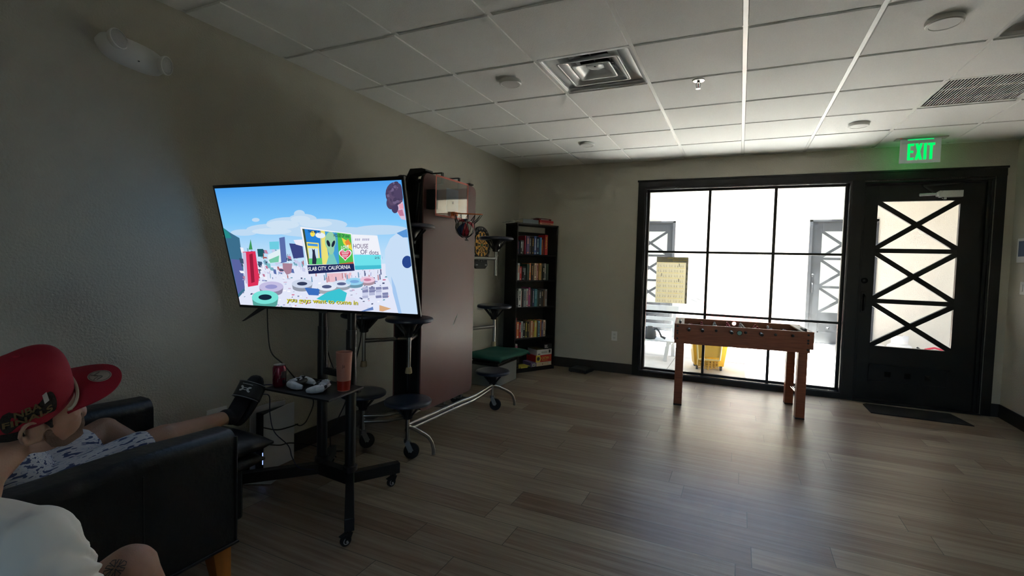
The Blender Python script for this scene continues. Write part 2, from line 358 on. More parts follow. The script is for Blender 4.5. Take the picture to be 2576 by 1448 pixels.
def door_leaf(root, x0, x1, gx0, gx1, y0, y1, mat_, glz, handle_side=-1, detail=True):
    zb = .012; zt = 2.272
    P = [(.585, 1.035), (1.08, 1.56), (1.605, 2.09)]
    m = MB(); m.box(x0, gx0, y0, y1, zb, zt); m.box(gx1, x1, y0, y1, zb, zt); m.box(gx0, gx1, y0, y1, 2.09, zt); m.box(gx0, gx1, y0, y1, zb, .585)
    for a, b in ((1.035, 1.08), (1.56, 1.605)): m.box(gx0, gx1, y0, y1, a, b)
    m.build('door_slab', mat_, root, smooth=False, bevel=.002)
    m = MB()
    for a, b in P:
        for s in (0, 1):
            p0 = (gx0-.01, (y0+y1)/2, a-.005 if s else b+.005); p1 = (gx1+.01, (y0+y1)/2, b+.005 if s else a-.005)
            m.bar(p0, p1, .034 + .004*s, .048, up=(0, 0, 1))
    m.build('cross_bars', mat_, root, smooth=False, bevel=.003)
    MB().box(gx0-.01, gx1+.01, (y0+y1)/2-.003, (y0+y1)/2+.003, .575, 2.10).build('pane', glz, root, smooth=False)
    m = MB(); w_ = .018    # raised moulding and three pyramids on the bottom panel
    X0, X1, A, B = gx0+.0, gx1+.0, .205, .393
    m.box(X0, X1, y0-.010, y0, A, A+w_); m.box(X0, X1, y0-.010, y0, B-w_, B); m.box(X0, X0+w_, y0-.010, y0, A, B); m.box(X1-w_, X1, y0-.010, y0, A, B)
    for k in (.25, .5, .75):
        cx = X0+(X1-X0)*k; cz = .296; r_ = .027
        m.add([(cx-r_, y0, cz-r_), (cx+r_, y0, cz-r_), (cx+r_, y0, cz+r_), (cx-r_, y0, cz+r_), (cx, y0-.024, cz)], [(0, 1, 4), (1, 2, 4), (2, 3, 4), (3, 0, 4)])
    m.build('panel_moulding', mat_, root, smooth=False)
    hx = x0+.05
    m = MB(); m.lathe([(.0, -.0), (.030, -.0), (.030, -.010), (.022, -.016), (0, -.016)], (hx, y0, 1.267), (0, 1, 0), 24)
    m.build('deadbolt', mat_, root)
    m = MB(); m.box(hx-.022, hx+.022, y0-.008, y0, .93, 1.15); m.tube([(hx, y0-.004, 1.12), (hx, y0-.045, 1.10), (hx, y0-.055, 1.04), (hx, y0-.045, .98), (hx, y0-.004, .955)], .010, 10)
    m.build('pull_handle', mat_, root, bevel=.002)
D1 = struct('door_1', rz=WROT)
door_leaf(D1, 3.93, 4.945, 4.06, 4.735, .062, .106, TRIMM, glass('dimming_door_glass', (.74, .74, .73)))  # grey tint put into the glass to dim the bright courtyard view
m = MB(); m.box(3.91, 3.93, 0, .15, 0, 2.29); m.box(4.945, 4.965, 0, .15, 0, 2.29); m.box(3.91, 4.965, 0, .15, 2.272, 2.31); m.box(3.91, 4.965, -.03, .17, 0, .012)
m.box(4.92, 4.945, .02, .06, .012, 2.272); m.box(3.93, 3.945, .03, .06, .012, 2.272); m.box(3.93, 4.945, .03, .06, 2.255, 2.275)
m.build('door_frame', TRIMM, D1, smooth=False, bevel=.002)
m = MB(); m.box(4.55, 4.735, .012, .062, 2.118, 2.182); m.cyl((4.395, .036, 2.146), (4.55, .036, 2.152), .0145, seg=16); m.box(4.53, 4.56, .018, .06, 2.125, 2.17)
for x in (4.57, 4.60, 4.66, 4.70): m.cyl((x, .012, 2.175), (x, .006, 2.175), .006, seg=10)
m.cyl((4.60, .03, 2.118), (4.60, .03, 2.098), .012, seg=12)
m.build('door_closer', mat('silver_paint', (.55, .56, .57), .35, metal=.4), D1, bevel=.003)
mm = MB(); mm.bar((4.60, .03, 2.10), (4.42, .03, 2.235), .006, .016, up=(0, 0, 1)); mm.bar((4.42, .03, 2.235), (4.70, .045, 2.255), .006, .016)
mm.build('closer_arm', BLACKM, D1, smooth=False)
def WF(x, y, z=0): return (x*math.cos(WROT)-y*math.sin(WROT), x*math.sin(WROT)+y*math.cos(WROT), z)

# ------------------------------------------------------------------ the courtyard outside
STUC = mat('cream_stucco', (.66, .62, .54), .9, bump=.4, bscale=70)
CONC = mat('courtyard_concrete', (.66, .65, .63), .85, var=.12, vscale=3, bump=.1)
g = MB().box(-4, 10, .16, 4.6, -.12, 0).build('courtyard_ground', CONC, smooth=False); tag(g, kind='structure')
m = MB()
for y in (1.55, 3.05): m.box(-4, 10, y-.003, y+.003, 0, .0008)
for x in (.4, 1.95, 3.5, 5.05): m.box(x-.003, x+.003, .2, 4.36, 0, .0008)
m.build('expansion_joints', mat('dark_joint', (.12, .11, .10), .9), g, smooth=False)  # joints drawn as thin dark strips
w = MB(); yo = 4.40
for a, b, c, d in ((-4, .46, 0, 3.1), (.46, 1.52, 2.30, 3.1), (1.52, 3.93, 0, 3.1), (3.93, 4.99, 2.30, 3.1), (4.99, 10, 0, 3.1)): w.box(a, b, yo, yo+.15, c, d)
o = w.build('courtyard_wall', STUC, smooth=False); tag(o, kind='structure')
w = MB().box(-4.15, -4, .16, 4.55, 0, 3.1).box(10, 10.15, .16, 4.55, 0, 3.1); o = w.build('courtyard_side_walls', STUC, smooth=False); tag(o, kind='structure')
w = MB().box(.46, 1.52, yo+.6, yo+.65, 0, 2.4).box(3.93, 4.99, yo+.6, yo+.65, 0, 2.4); o = w.build('opposite_room_wall', mat('pale_interior', (.5, .48, .44), .8), smooth=False); tag(o, kind='structure')
w = MB(); w.box(-4, 1.2, .16, 4.55, 3.1, 3.2); w.box(4.25, 10, .16, 4.55, 3.1, 3.2); w.box(-4, 2.75, -.5, 2.0, 6.0, 6.15)  # unseen roof slabs, added and spaced so sun strikes only one patch
o = w.build('roof_slabs_shaping_sun', STUC, smooth=False); tag(o, kind='structure')
DG = mat('weathered_black_door', (.035, .037, .042), .45, bump=.1, bscale=30, var=.3, vscale=12)
D2 = struct('door_2', loc=(-3.43, yo-.03, 0)); door_leaf(D2, 3.93, 4.95, 4.09, 4.79, .062, .106, DG, GLZD)
D3 = struct('door_3', loc=(0, yo-.03, 0)); door_leaf(D3, 3.97, 4.95, 4.14, 4.80, .062, .106, DG, GLZD)
for D, a in ((D2, 3.89), (D3, 3.93)):
    m = MB(); m.box(a, a+.05, .0, .10, 0, 2.30); m.box(a+1.01, a+1.06, .0, .10, 0, 2.30); m.box(a, a+1.06, .0, .10, 2.265, 2.30); m.build('door_frame', DG, D, smooth=False)
# white slatted bench
BW = mat('white_bench_paint', (.72, .76, .80), .45)
t = thing('bench', 'white slatted patio bench outside the left side of the window', 'bench', (1.62, 1.35, 0), 0)
m = MB()
for k in range(5): m.box(-.62, .36, -.20+k*.085, -.20+k*.085+.068, .265, .285)
m.build('seat', BW, t, smooth=False, bevel=.003)
m = MB()
for k in range(3): m.box(-.60, .34, .235+k*.012, .255+k*.012, .42+(0, .11, .22)[k], .42+(.06, .165, .34)[k])
m.build('backrest', BW, t, smooth=False, bevel=.003)
for x in (-.56, .28):
    MB().bar((x-.02, -.18, .265), (x-.05, -.22, 0), .05, .05, up=(0, 1, 0)).build('leg', BW, t, smooth=False)
    MB().bar((x, .20, .265), (x, .25, 0), .05, .05, up=(0, 1, 0)).build('leg', BW, t, smooth=False)
    MB().bar((x, .215, .24), (x, .285, .77), .05, .03, up=(0, 1, 0)).build('back_post', BW, t, smooth=False)
    MB().box(x-.02, x+.02, -.2, .22, .235, .265).build('seat_rail', BW, t, smooth=False)
DK = mat('dark_grey_rubber', (.05, .055, .06), .45)
t = thing('round_vessel', 'dark grey rounded vessel with two curved side arms on the white bench', 'vessel', (1.60, 1.26, .286))
MB().lathe([(0, 0), (.075, 0), (.098, .03), (.10, .07), (.075, .13), (.04, .165), (.035, .185), (0, .19)], seg=28).build('body', DK, t)
for s in (-1, 1): MB().tube([(s*.05, 0, .14), (s*.10, -.01, .16), (s*.14, -.02, .11), (s*.17, -.03, .05), (s*.23, -.03, .025)], [.014, .014, .014, .016, .02]).build('side_arm', DK, t)
# yellow mop bucket with wringer
YEL = mat('yellow_plastic', (.80, .46, .02), .4); YELD = mat('worn_yellow_wringer', (.66, .40, .05), .5)
t = thing('mop_bucket', 'yellow mop bucket on casters with a press wringer, outside behind the game table', 'bucket', (2.43, .95, 0), math.radians(12))
m = MB(); w0, w1, d0, d1 = .18, .225, .13, .17
m.add([(-w0, -d0, .06), (w0, -d0, .06), (w0, d0, .06), (-w0, d0, .06), (-w1, -d1, .42), (w1, -d1, .42), (w1, d1, .42), (-w1, d1, .42)], [(0, 3, 2, 1), (0, 1, 5, 4), (1, 2, 6, 5), (2, 3, 7, 6), (3, 0, 4, 7)])
m.build('tub', YEL, t, bevel=.02, solid=.008)
m = MB()
for a, b in (((-w1, -d1), (w1, -d1)), ((w1, -d1), (w1, d1)), ((w1, d1), (-w1, d1)), ((-w1, d1), (-w1, -d1))): m.tube([(a[0], a[1], .42), (b[0], b[1], .42)], .012, 8)
m.build('rim', YEL, t)
m = MB(); m.tube([(-.12, -.17, .36), (.12, -.17, .36), (.14, -.21, .40), (.12, -.21, .55)], .012, 8); m.build('handle', RUBBER, t)
wr = MB(); wr.box(-.17, .10, -.30, -.292, .20, .37); wr.build('wringer', YELD, t, bevel=.004)
m = MB(); zc = mat('pale_yellow_rim', (.80, .66, .30), .45)
for (a, b) in (((-.185, .37), (.115, .37)), ((.115, .37), (.10, .17)), ((.10, .17), (-.165, .17)), ((-.165, .17), (-.185, .37))): m.tube([(a[0], -.30, a[1]), (b[0], -.30, b[1])], .011, 8)
m.build('wringer_rim', zc, t)
m = MB()
for k in range(7): m.box(-.165+k*.040, -.150+k*.040, -.305, -.20, .035+abs(k-3)*.015, .17)
for z in (.15, .12, .09, .06): m.box(-.165, .09, -.31, -.30, z, z+.008); m.box(-.165, .09, -.205, -.20, z, z+.008)
m.build('wringer_basket', YELD, t, smooth=False)
for x, y in ((-.15, -.11), (.15, -.11), (-.15, .11), (.15, .11)):
    m = MB(); m.cyl((x-.012, y, .035), (x+.012, y, .035), .035, seg=18); m.box(x-.016, x+.016, y-.02, y+.02, .045, .075); m.build('caster', DK, t, bevel=.002)
t = thing('garden_barrow', 'glare-paled red wheeled garden barrow partly hidden behind the game table outside', 'barrow', (2.72, 3.3, 0), math.radians(-8))
RED = mat('glare_paled_red', (.62, .22, .22), .45)  # red paled in the colour itself to imitate outdoor overexposure
m = MB(); m.add([(-.35, -.2, .30), (.35, -.2, .30), (.35, .2, .30), (-.35, .2, .30), (-.45, -.27, .52), (.45, -.27, .52), (.45, .27, .52), (-.45, .27, .52)], [(0, 3, 2, 1), (0, 1, 5, 4), (1, 2, 6, 5), (2, 3, 7, 6), (3, 0, 4, 7)]); m.build('tray', RED, t, bevel=.02, solid=.01)
m = MB()
for y in (-.2, .2): m.tube([(.3, y, .06), (.0, y, .30), (-.35, y, .48), (-.60, y, .74), (-.64, y, .76)], .014, 8)
m.build('handle_frame', RED, t)
for y in (-.2, .2): MB().tube([(-.60, y, .74), (-.70, y, .78)], .020, 8).build('grip', DK, t)
for y in (-.28, .28): MB().cyl((.1, y-.03, .15), (.1, y+.03, .15), .15, seg=24).build('wheel', RUBBER, t, bevel=.01)
# propane tank, white pail, red fuel can seen through the door
t = thing('propane_tank', 'white propane tank with collar on the courtyard ground, seen through the door', 'gas tank', (4.82, 2.15, 0))
WT = mat('white_enamel', (.80, .79, .77), .35)
MB().lathe([(0, .02), (.10, .02), (.145, .07), (.15, .12), (.15, .30), (.135, .36), (.08, .40), (0, .41)], seg=32).build('body', WT, t)
MB().lathe([(.11, 0), (.11, .03)], seg=28).build('foot_ring', WT, t, solid=.004)
MB().lathe([(.09, .385), (.095, .50)], seg=28, a0=.6, a1=2*PI-.6).build('collar', WT, t, solid=.004)
m = MB(); m.cyl((0, 0, .40), (0, 0, .45), .018, seg=14); m.cyl((0, -.03, .44), (0, .03, .44), .012, seg=12); m.build('valve', mat('brass', (.6, .4, .15), .35, metal=1), t)
MB().lathe([(.1505, .17), (.1505, .24)], seg=12, a0=-1.0, a1=-.4).build('warning_sticker', mat('pink_sticker', (.8, .3, .25), .6), t)
t = thing('pail', 'white plastic pail standing left of the propane tank', 'pail', (4.50, 2.10, 0))
MB().lathe([(0, .0), (.11, 0), (.13, .33), (.137, .33), (.137, .345), (.128, .345), (.125, .34), (.105, .01), (0, .01)], seg=32).build('tub', WT, t)
MB().lathe([(.0, .352), (.139, .352), (.139, .330), (.134, .330)], seg=32).build('lid', WT, t)
t = thing('fuel_can', 'small red plastic fuel can on the courtyard ground right of the propane tank', 'fuel can', (5.22, 2.2, 0))
RC = mat('red_plastic', (.62, .03, .06), .35)
m = MB(); m.prism([(-.15, 0), (.15, 0), (.15, .20), (.10, .30), (-.05, .30), (-.15, .24)], (0, .08, 0), t=.16); m.build('body', RC, t, bevel=.02)
MB().tube([(-.12, 0, .24), (-.10, 0, .33), (.0, 0, .36), (.08, 0, .34), (.10, 0, .28)], .013, 10).build('handle', RC, t)
MB().tube([(-.11, 0, .26), (-.15, 0, .31), (-.19, 0, .35)], [.018, .014, .011], 10).build('spout', BLACKP, t)
# exercise chart stuck to the outside of the glass: it reads from outside, so it is mirrored from here
t = thing('exercise_poster', 'yellow and grey exercise chart stuck to the outside of the window, mirrored from here', 'poster', WF(0, 0, 0), WROT)
PY = paper('poster_cream', (.62, .56, .38)); PG = paper('poster_grey', (.24, .24, .22)); PL = paper('poster_yellow', (.75, .58, .08)); PK = paper('poster_dark_line', (.16, .15, .14))
x0, x1, z0, z1, yy = 1.833, 2.207, .908, 1.474, .1300
m = MB(); m.slot(0).face([(x0, yy, z0), (x1, yy, z0), (x1, yy, z1), (x0, yy, z1)]); f = yy-.0006
m.slot(1).face([(x0, f, 1.408), (x1, f, 1.408), (x1, f, z1), (x0, f, z1)]); m.face([(x1-.026, f, z0), (x1, f, z0), (x1, f, 1.408), (x1-.026, f, 1.408)])
rnd = random.Random(3); rows = 8; rh = (1.405-.912)/rows
for r_ in range(rows):
    zt = 1.405-r_*rh
    for c_ in range(5):
        cx = x0+.012+c_*.066
        m.slot(2).box(cx, cx+.058, f, yy, zt-.006, zt-.002)
        for k in range(2):
            bx = cx+.012+k*.026; z_ = zt-.030
            for q in range(4):
                a = rnd.uniform(-.8, .8) if q else 0; L_ = rnd.uniform(.009, .015)
                p0 = Vector((bx, f-.0002, z_-(.004 if q < 2 else .014))); d = Vector((math.sin(a), 0, -math.cos(a)))*L_
                m.slot(3).bar(p0, p0+d, .0022, .0006, up=(0, 1, 0))
            m.box(bx-.002, bx+.002, f-.0004, yy, z_, z_+.004)
for (cx, rr_) in ((.265, 0), (.061, 2), (.265, 3)): m.box(x0+cx, x0+cx+.008, f, yy, 1.405-rr_*rh-.048, 1.405-rr_*rh-.010)
for k in range(8): m.slot(0).box(x1-.018, x1-.008, f-.0004, yy, 1.395-k*rh-.045, 1.395-k*rh-.012)
m.slot(2); put_text(m, 'RESISTANCE  BAND TRAINING', (x1-.012, f-.0006, 1.452), (-1, 0, 0), (0, 0, 1), width=.235, height=.013, bold=.02)
put_text(m, 'GUIDE FOR STARTERS', (x1-.012, f-.0006, 1.430), (-1, 0, 0), (0, 0, 1), width=.172, height=.013, bold=.02)
m.slot(0)
for k in range(9): m.face([(x1-.012-.019*k, f-.0006, 1.414), (x1-.027-.019*k, f-.0006, 1.414), (x1-.027-.019*k, f-.0006, 1.419), (x1-.012-.019*k, f-.0006, 1.419)])
m.build('poster_sheet', [PY, PG, PL, PK], t, smooth=False, merge=False)

# ------------------------------------------------------------------ ceiling fixtures
def disc_light(x, y, label):
    t = thing('ceiling_light', label, 'ceiling light', (x, y, H-.009), group='round surface ceiling lights')
    m = MB(); m.lathe([(0, 0), (.078, 0), (.080, -.004), (.078, -.022), (.073, -.026), (.064, -.026), (.062, -.023)], seg=40); m.build('housing', WHITEP, t)
    MB().lathe([(.0625, -.0235), (0, -.0235)], seg=40).build('diffuser', mat('opal_diffuser', (.66, .66, .65), .45), t)
disc_light(3.662, -2.787, 'largest round white ceiling light, upper right, nearest the camera')
disc_light(1.235, -2.806, 'round white ceiling light just left of the square air diffuser')
disc_light(1.241, -.977, 'small round white ceiling light farthest left, near the window wall')
disc_light(3.658, -.913, 'round white ceiling light left of the exit sign')
t = thing('sprinkler_head', 'chrome fire sprinkler head in the ceiling right of the square diffuser', 'sprinkler', (2.461, -2.379, H-.009))
m = MB(); m.lathe([(0, 0), (.042, 0), (.040, -.005), (.020, -.009), (.012, -.006), (0, -.006)], seg=28); m.build('escutcheon', CHROME, t)
m = MB(); m.cyl((0, 0, 0), (0, 0, -.018), .008, seg=14)
for s in (-1, 1): m.tube([(s*.008, 0, -.016), (s*.015, 0, -.026), (s*.013, 0, -.042), (s*.003, 0, -.055)], .0022, 6)
m.lathe([(0, -.055), (.016, -.056), (.016, -.0575), (0, -.0575)], seg=18); m.build('frame', CHROME, t)
MB().cyl((0, 0, -.02), (0, 0, -.05), .0022, seg=8).build('glass_bulb', mat('red_glass_bulb', (.6, .02, .02), .2), t)

DIFM = mat('diffuser_white_enamel', (.74, .75, .76), .32)
def diffuser(cx, cy, label):
    t = thing('air_diffuser', label, 'air diffuser', (cx, cy, H))
    def ring(mb, r_out, z_out, r_in, z_in, rc=.02):
        def sq(r, z, c):
            pts = []
            for k in range(4):
                for q in range(5):
                    a = PI/2*k + PI/2*q/4; ox, oy = [(1, 1), (-1, 1), (-1, -1), (1, -1)][k]
                    pts.append((ox*(r-c)+c*math.cos(a), oy*(r-c)+c*math.sin(a), z))
            return pts
        a, b = sq(r_out, z_out, rc), sq(r_in, z_in, rc*.8); n = len(a)
        mb.add(a+b, [(i, (i+1) % n, n+(i+1) % n, n+i) for i in range(n)])
    m = MB(); ring(m, .301, -.004, .282, -.006); ring(m, .282, -.006, .272, .012); ring(m, .272, .012, .165, .082); ring(m, .301, -.004, .301, .01); m.build('frame', DIFM, t, solid=.002)
    m = MB(); ring(m, .205, -.004, .190, -.004); ring(m, .190, -.004, .120, .052); m.build('louvre', DIFM, t, solid=.002)
    m = MB(); ring(m, .130, .000, .118, .000); ring(m, .118, 0, .055, .036, .016)
    pts = [(.055*math.cos(2*PI*i/24)*1.1, .055*math.sin(2*PI*i/24)*1.1, .034) for i in range(24)]; m.face(pts); m.build('centre_cone', DIFM, t, solid=.002)
    m = MB(); m.lathe([(.10, .06), (.10, .20)], seg=28); m.build('neck', mat('dark_duct', (.03, .03, .03), .7), t)
    m = MB(); ring(m, .30, .075, .10, .085); m.build('plenum', DIFM, t)
    m = MB(); m.cyl((0, 0, .030), (0, 0, .09), .006, seg=8)
    for a in (.6, 2.7, 4.7): m.bar((0, 0, .07), (.16*math.cos(a), .16*math.sin(a), .06), .004, .012)
    m.cyl((.0, .0, .034), (.0, .0, .030), .006, seg=10); m.build('hanger', CASTERM, t)
diffuser(1.833, -2.745, 'white square stepped air diffuser in the ceiling, whole in view')
diffuser(4.271, -2.745, 'square air diffuser cut off by the top right corner of the view')
t = thing('air_return_grille', 'square return air grille of thin parallel blades near the right wall', 'air grille', ((GRIL[0]+GRIL[1])/2, (GRIL[2]+GRIL[3])/2, H))
m = MB()
for a in (0, 1):
    for s in (-1, 1):
        if a: m.box(-.292, .292, s*.292-.012, s*.292+.012, -.005, .012)
        else: m.box(s*.292-.012, s*.292+.012, -.292, .292, -.005, .012)
m.build('frame', GRID, t, smooth=False, bevel=.002)
m = MB()
for k in range(32):
    x = -.275+k*.0177; m.bar((x, -.285, .004), (x, .285, .004), .0035, .012, up=(1, 0, .86))
m.build('blades', mat('grille_blade_white', (.70, .70, .68), .4), t, smooth=False)
MB().box(-.285, .285, -.05, -.045, .004, .014).build('cross_stay', GRID, t, smooth=False)
mb = MB(); mb.box(-.29, .29, -.29, .29, .045, .055); mb.build('dark_plenum', mat('dark_duct', (.03, .03, .03), .7), t, smooth=False)

# exit sign
t = thing('exit_sign', 'green edge-lit EXIT sign hanging from the ceiling above the door', 'exit sign', (4.285, -.20, 0), math.radians(1.3))
m = MB(); m.box(-.20, .20, -.045, .045, H-.016, H-.002); m.build('mounting_plate', mat('sign_aluminium', (.50, .50, .49), .4, metal=.6), t, bevel=.003)
MB().box(-.158, .158, -.004, .004, 2.405, H-.016).build('clear_panel', mat('edge_lit_acrylic', (.50, .56, .52), .2, emit=(.70, .92, .76), es=.08), t, smooth=False)
GREEN = emis('exit_green', (.0, 1.0, .16), 1.0)
m = MB(); yF = -.0065; zb, zt = 2.435, 2.588
def letter(polys):
    for p in polys: m.prism(p, (0, yF, 0), t=.0015)
def rc(a, b, c, d): return [(a, c), (b, c), (b, d), (a, d)]
letter([rc(-.098, -.077, zb, zt), rc(-.077, -.048, zb, zb+.022), rc(-.077, -.052, (zb+zt)/2-.011, (zb+zt)/2+.011), rc(-.077, -.048, zt-.022, zt)])
letter([[(-.040, zb), (-.018, zb), (.017, zt), (-.005, zt)], [(-.005, zb), (.017, zb), (-.018, zt), (-.040, zt)]])
letter([rc(.027, .049, zb, zt)]); letter([rc(.073, .094, zb, zt-.022), rc(.056, .111, zt-.022, zt)])
m.build('letters', GREEN, t, smooth=False, merge=False)
MB().box(-.10, .10, -.006, .006, H-.022, H-.0165).build('light_strip', emis('exit_strip', (.0, .9, .2), 1.2), t, smooth=False)
MB().cyl((-.165, -.046, H-.010), (-.165, -.049, H-.010), .004, seg=10).build('status_lamp', emis('red_status', (1, .05, .03), 1.0), t)
gl = bpy.data.lights.new('exit_glow', 'AREA'); gl.energy = .22; gl.color = (.05, 1, .2); gl.shape = 'RECTANGLE'; gl.size = .22; gl.size_y = .1
go = bpy.data.objects.new('exit_glow', gl); COL.objects.link(go); go.location = (4.285, -.19, 2.50); go.rotation_euler = (PI/2, 0, WROT)

# emergency light on the left wall
t = thing('emergency_light', 'white twin-head emergency light high on the left wall', 'emergency light', (0, -4.498, 2.318))
m = MB()
secs = []
for i in range(17):
    u = -1+2*i/16; y = u*.150; hh = .064*math.sqrt(max(0, 1-abs(u)**3.2))+.004; dd = .058*math.sqrt(max(0, 1-abs(u)**3.5))+.004
    secs.append([(dd*math.sin(PI*k/12), y, .002-u*.012+hh*math.cos(PI*k/12)) for k in range(13)])
vs = [p for s_ in secs for p in s_]; fs = [(i*13+k, i*13+k+1, (i+1)*13+k+1, (i+1)*13+k) for i in range(16) for k in range(12)]
m.add(vs, fs); m.build('housing', WHITEP, t, sub=1)
LENS = mat('clear_lamp_lens', (.55, .55, .55), .12, bump=.9, bscale=160, spec=.8)
for y, z, ax in ((-.093, .030, (.80, .28, .12)), (.108, -.010, (.80, .45, -.1))):
    ax = Vector(ax).normalized(); c = Vector((.040, y, z))
    hd = MB(); hd.lathe([(.020, -.01), (.040, .006), (.046, .022), (.046, .030), (.042, .032)], c, ax, 28); h_ = hd.build('lamp_head', WHITEP, t)
    MB().lathe([(.042, .030), (.030, .034), (0, .036)], c, ax, 28).build('lens', LENS, h_)
MB().box(.056, .059, -.002, .005, -.038, -.034).build('test_button', BLACKP, t, smooth=False)

# outlets, thermostat, switch
def outlet(name, label, loc, rot, w_, h_, horiz):
    t = thing(name, label, 'outlet', loc, rot=rot)
    MB().box(-w_/2, w_/2, -.006, 0, -h_/2, h_/2).build('cover_plate', WHITEP, t, bevel=.002)
    for s in (-1, 1):
        c = (s*.022, 0) if horiz else (0, s*.022)
        MB().box(c[0]-.016, c[0]+.016, -.008, -.006, c[1]-.015, c[1]+.015).build('socket', mat('socket_ivory', (.62, .62, .60), .4), t, bevel=.002)
        m = MB()
        for q in (-1, 1): m.box(c[0]+q*.006-.001, c[0]+q*.006+.001, -.0085, -.0079, c[1]-.004, c[1]+.004)
        m.build('socket_slots', BLACKP, t, smooth=False)
outlet('wall_outlet', 'white upright outlet on the wall between bookcase and window', WF(1.366, 0, .462), (0, 0, WROT), .072, .118, False)
outlet('wall_outlet', 'white outlet plate low on the left wall behind the raised foot', (0, -4.085, .412), (0, 0, PI/2), .118, .074, True)
t = thing('thermostat', 'white control panel on the right wall, cut by the image edge', 'thermostat', (XR, -.135, 1.59), rot=(0, 0, -PI/2))
MB().box(-.085, .085, -.024, 0, -.11, .11).build('case', WHITEP, t, bevel=.004)
MB().box(-.055, .055, -.026, -.024, -.055, .085).build('display', mat('grey_lcd', (.12, .16, .24), .2), t, smooth=False)
t = thing('light_switch', 'white light switch plate on the right wall below the control panel', 'light switch', (XR, -.16, 1.25), rot=(0, 0, -PI/2))
MB().box(-.058, .058, -.006, 0, -.058, .058).build('cover_plate', WHITEP, t, bevel=.002)
for s in (-1, 1): MB().box(s*.023-.015, s*.023+.015, -.010, -.006, -.033, .033).build('rocker', WHITEP, t, bevel=.002)

# door mat and flat black box on the floor
t = thing('door_mat', 'thin black entrance mat on the floor in front of the door', 'mat', (0, 0, 0))
MB().prism([(3.99, -.372), (4.755, -.385), (4.70, -.03), (4.68, -.02), (4.02, -.02), (3.985, -.06)], (0, 0, .0), (1, 0, 0), (0, 1, 0), .008).build('mat_body', mat('black_carpet', (.010, .010, .011), .95, bump=.8, bscale=300), t, smooth=False)
t = thing('electronics_box', 'flat black square box on the floor against the baseboard left of the window', 'box', (1.0, -.155, 0), math.radians(-10))
MB().box(-.125, .125, -.105, .115, .006, .052).build('case', mat('matte_black_case', (.016, .017, .018), .5), t, bevel=.012)
MB().box(-.03, .03, .0, .02, .052, .054).build('top_label', BLACKP, t, smooth=False)
for x in (-.1, .1):
    for y in (-.08, .09): MB().cyl((x, y, 0), (x, y, .008), .010, seg=12).build('foot', RUBBER, t)
# ------------------------------------------------------------------ bookcase in the corner and everything on it
BCW = mat('black_brown_laminate', (.012, .010, .009), .5, bump=.08, bscale=30, spec=.35)
BR = math.radians(59.9); BO = Vector((.322, -.712, 0))
BM = Matrix.Translation(BO) @ Matrix.Rotation(BR, 4, 'Z')
def BC(x, y, z): return BM @ Vector((x, y, z))
BWD = .63; BD = .25; BH = 1.815; SHZ = [.055, .427, .810, 1.140, 1.458]
t = thing('bookcase', 'tall black open bookcase standing across the corner of the room', 'bookcase', BO, BR)
MB().box(0, .018, 0, BD, 0, BH).build('side_panel', BCW, t, bevel=.001)
MB().box(BWD-.018, BWD, 0, BD, 0, BH).build('side_panel', BCW, t, bevel=.001)
for z in SHZ: MB().box(.018, BWD-.018, .006, BD-.01, z-.018, z).build('shelf', BCW, t, bevel=.001)
MB().box(-.004, BWD+.004, -.004, BD, BH, BH+.018).build('top_panel', BCW, t, bevel=.001)
MB().box(.018, BWD-.018, .012, .026, 0, .037).build('plinth', BCW, t)
MB().box(.004, BWD-.004, BD-.006, BD, .02, 1.46).build('back_panel', mat('dark_brown_backing', (.020, .017, .012), .6), t)
MB().box(.018, BWD-.018, BD-.03, BD-.012, 1.70, 1.74).build('back_rail', BCW, t)
PAGES = mat('book_pages', (.50, .46, .36), .8)
COLS = {'black': (.008, .008, .009), 'navy': (.012, .020, .07), 'charcoal': (.03, .03, .032), 'grey-green': (.06, .07, .055), 'crimson': (.35, .02, .05), 'purple': (.14, .09, .20),
 'brown-black': (.03, .02, .016), 'blue': (.06, .12, .38), 'bright blue': (.05, .25, .50), 'dark red': (.18, .012, .015), 'red': (.50, .02, .02), 'orange': (.62, .17, .04), 'dark green': (.02, .045, .03),
 'cream': (.62, .48, .33), 'pink': (.60, .30, .26), 'ochre': (.40, .20, .04), 'olive': (.10, .09, .03), 'grey': (.22, .22, .22), 'pale grey': (.38, .38, .37), 'white': (.60, .59, .56), 'magenta': (.30, .03, .14),
 'teal': (.03, .16, .20), 'tan': (.42, .28, .15), 'yellow': (.62, .50, .08), 'light blue': (.20, .38, .48), 'salmon': (.55, .25, .15), 'brown': (.12, .06, .03)}
def colmat(n): return mat('cover_'+n.replace(' ', '_').replace('-', '_'), COLS[n], .5)
ORD = ['first', 'second', 'third', 'fourth', 'fifth', 'sixth', 'seventh', 'eighth', 'ninth', 'tenth', 'eleventh', 'twelfth', 'thirteenth', 'fourteenth', 'fifteenth', 'sixteenth', 'seventeenth']
def book_mesh(w, h, d, cn, ln, rnd, title=None):
    m = MB(); cv = .002
    m.slot(0).box(0, cv, 0, d, 0, h).box(w-cv, w, 0, d, 0, h).box(0, w, -.001, cv, 0, h)
    m.slot(1).box(cv, w-cv, cv, d-.004, .003, h-.004)
    if title:
        m.slot(2); put_text(m, title, (w*.26, -.0015, h*.92), (0, 0, -1), (1, 0, 0), width=h*.62, height=w*.50, bold=.03)
    elif ln and w > .012:
        a = rnd.choice([.12, .3, .2]); n_ = rnd.randint(4, 8); z = h*.88; x0 = w*.3; x1 = w*.7; m.slot(2)
        for k in range(n_):            # a row of small title marks down the spine
            L_ = h*rnd.uniform(.03, .09)
            if z-L_ < h*.2: break
            m.box(x0, x1, -.0018, -.001, z-L_, z); z -= L_+h*.018
        if rnd.random() < .6: m.box(w*.25, w*.75, -.0018, -.001, h*.05, h*.05+w*.4)
    return m
rnd = random.Random(11)
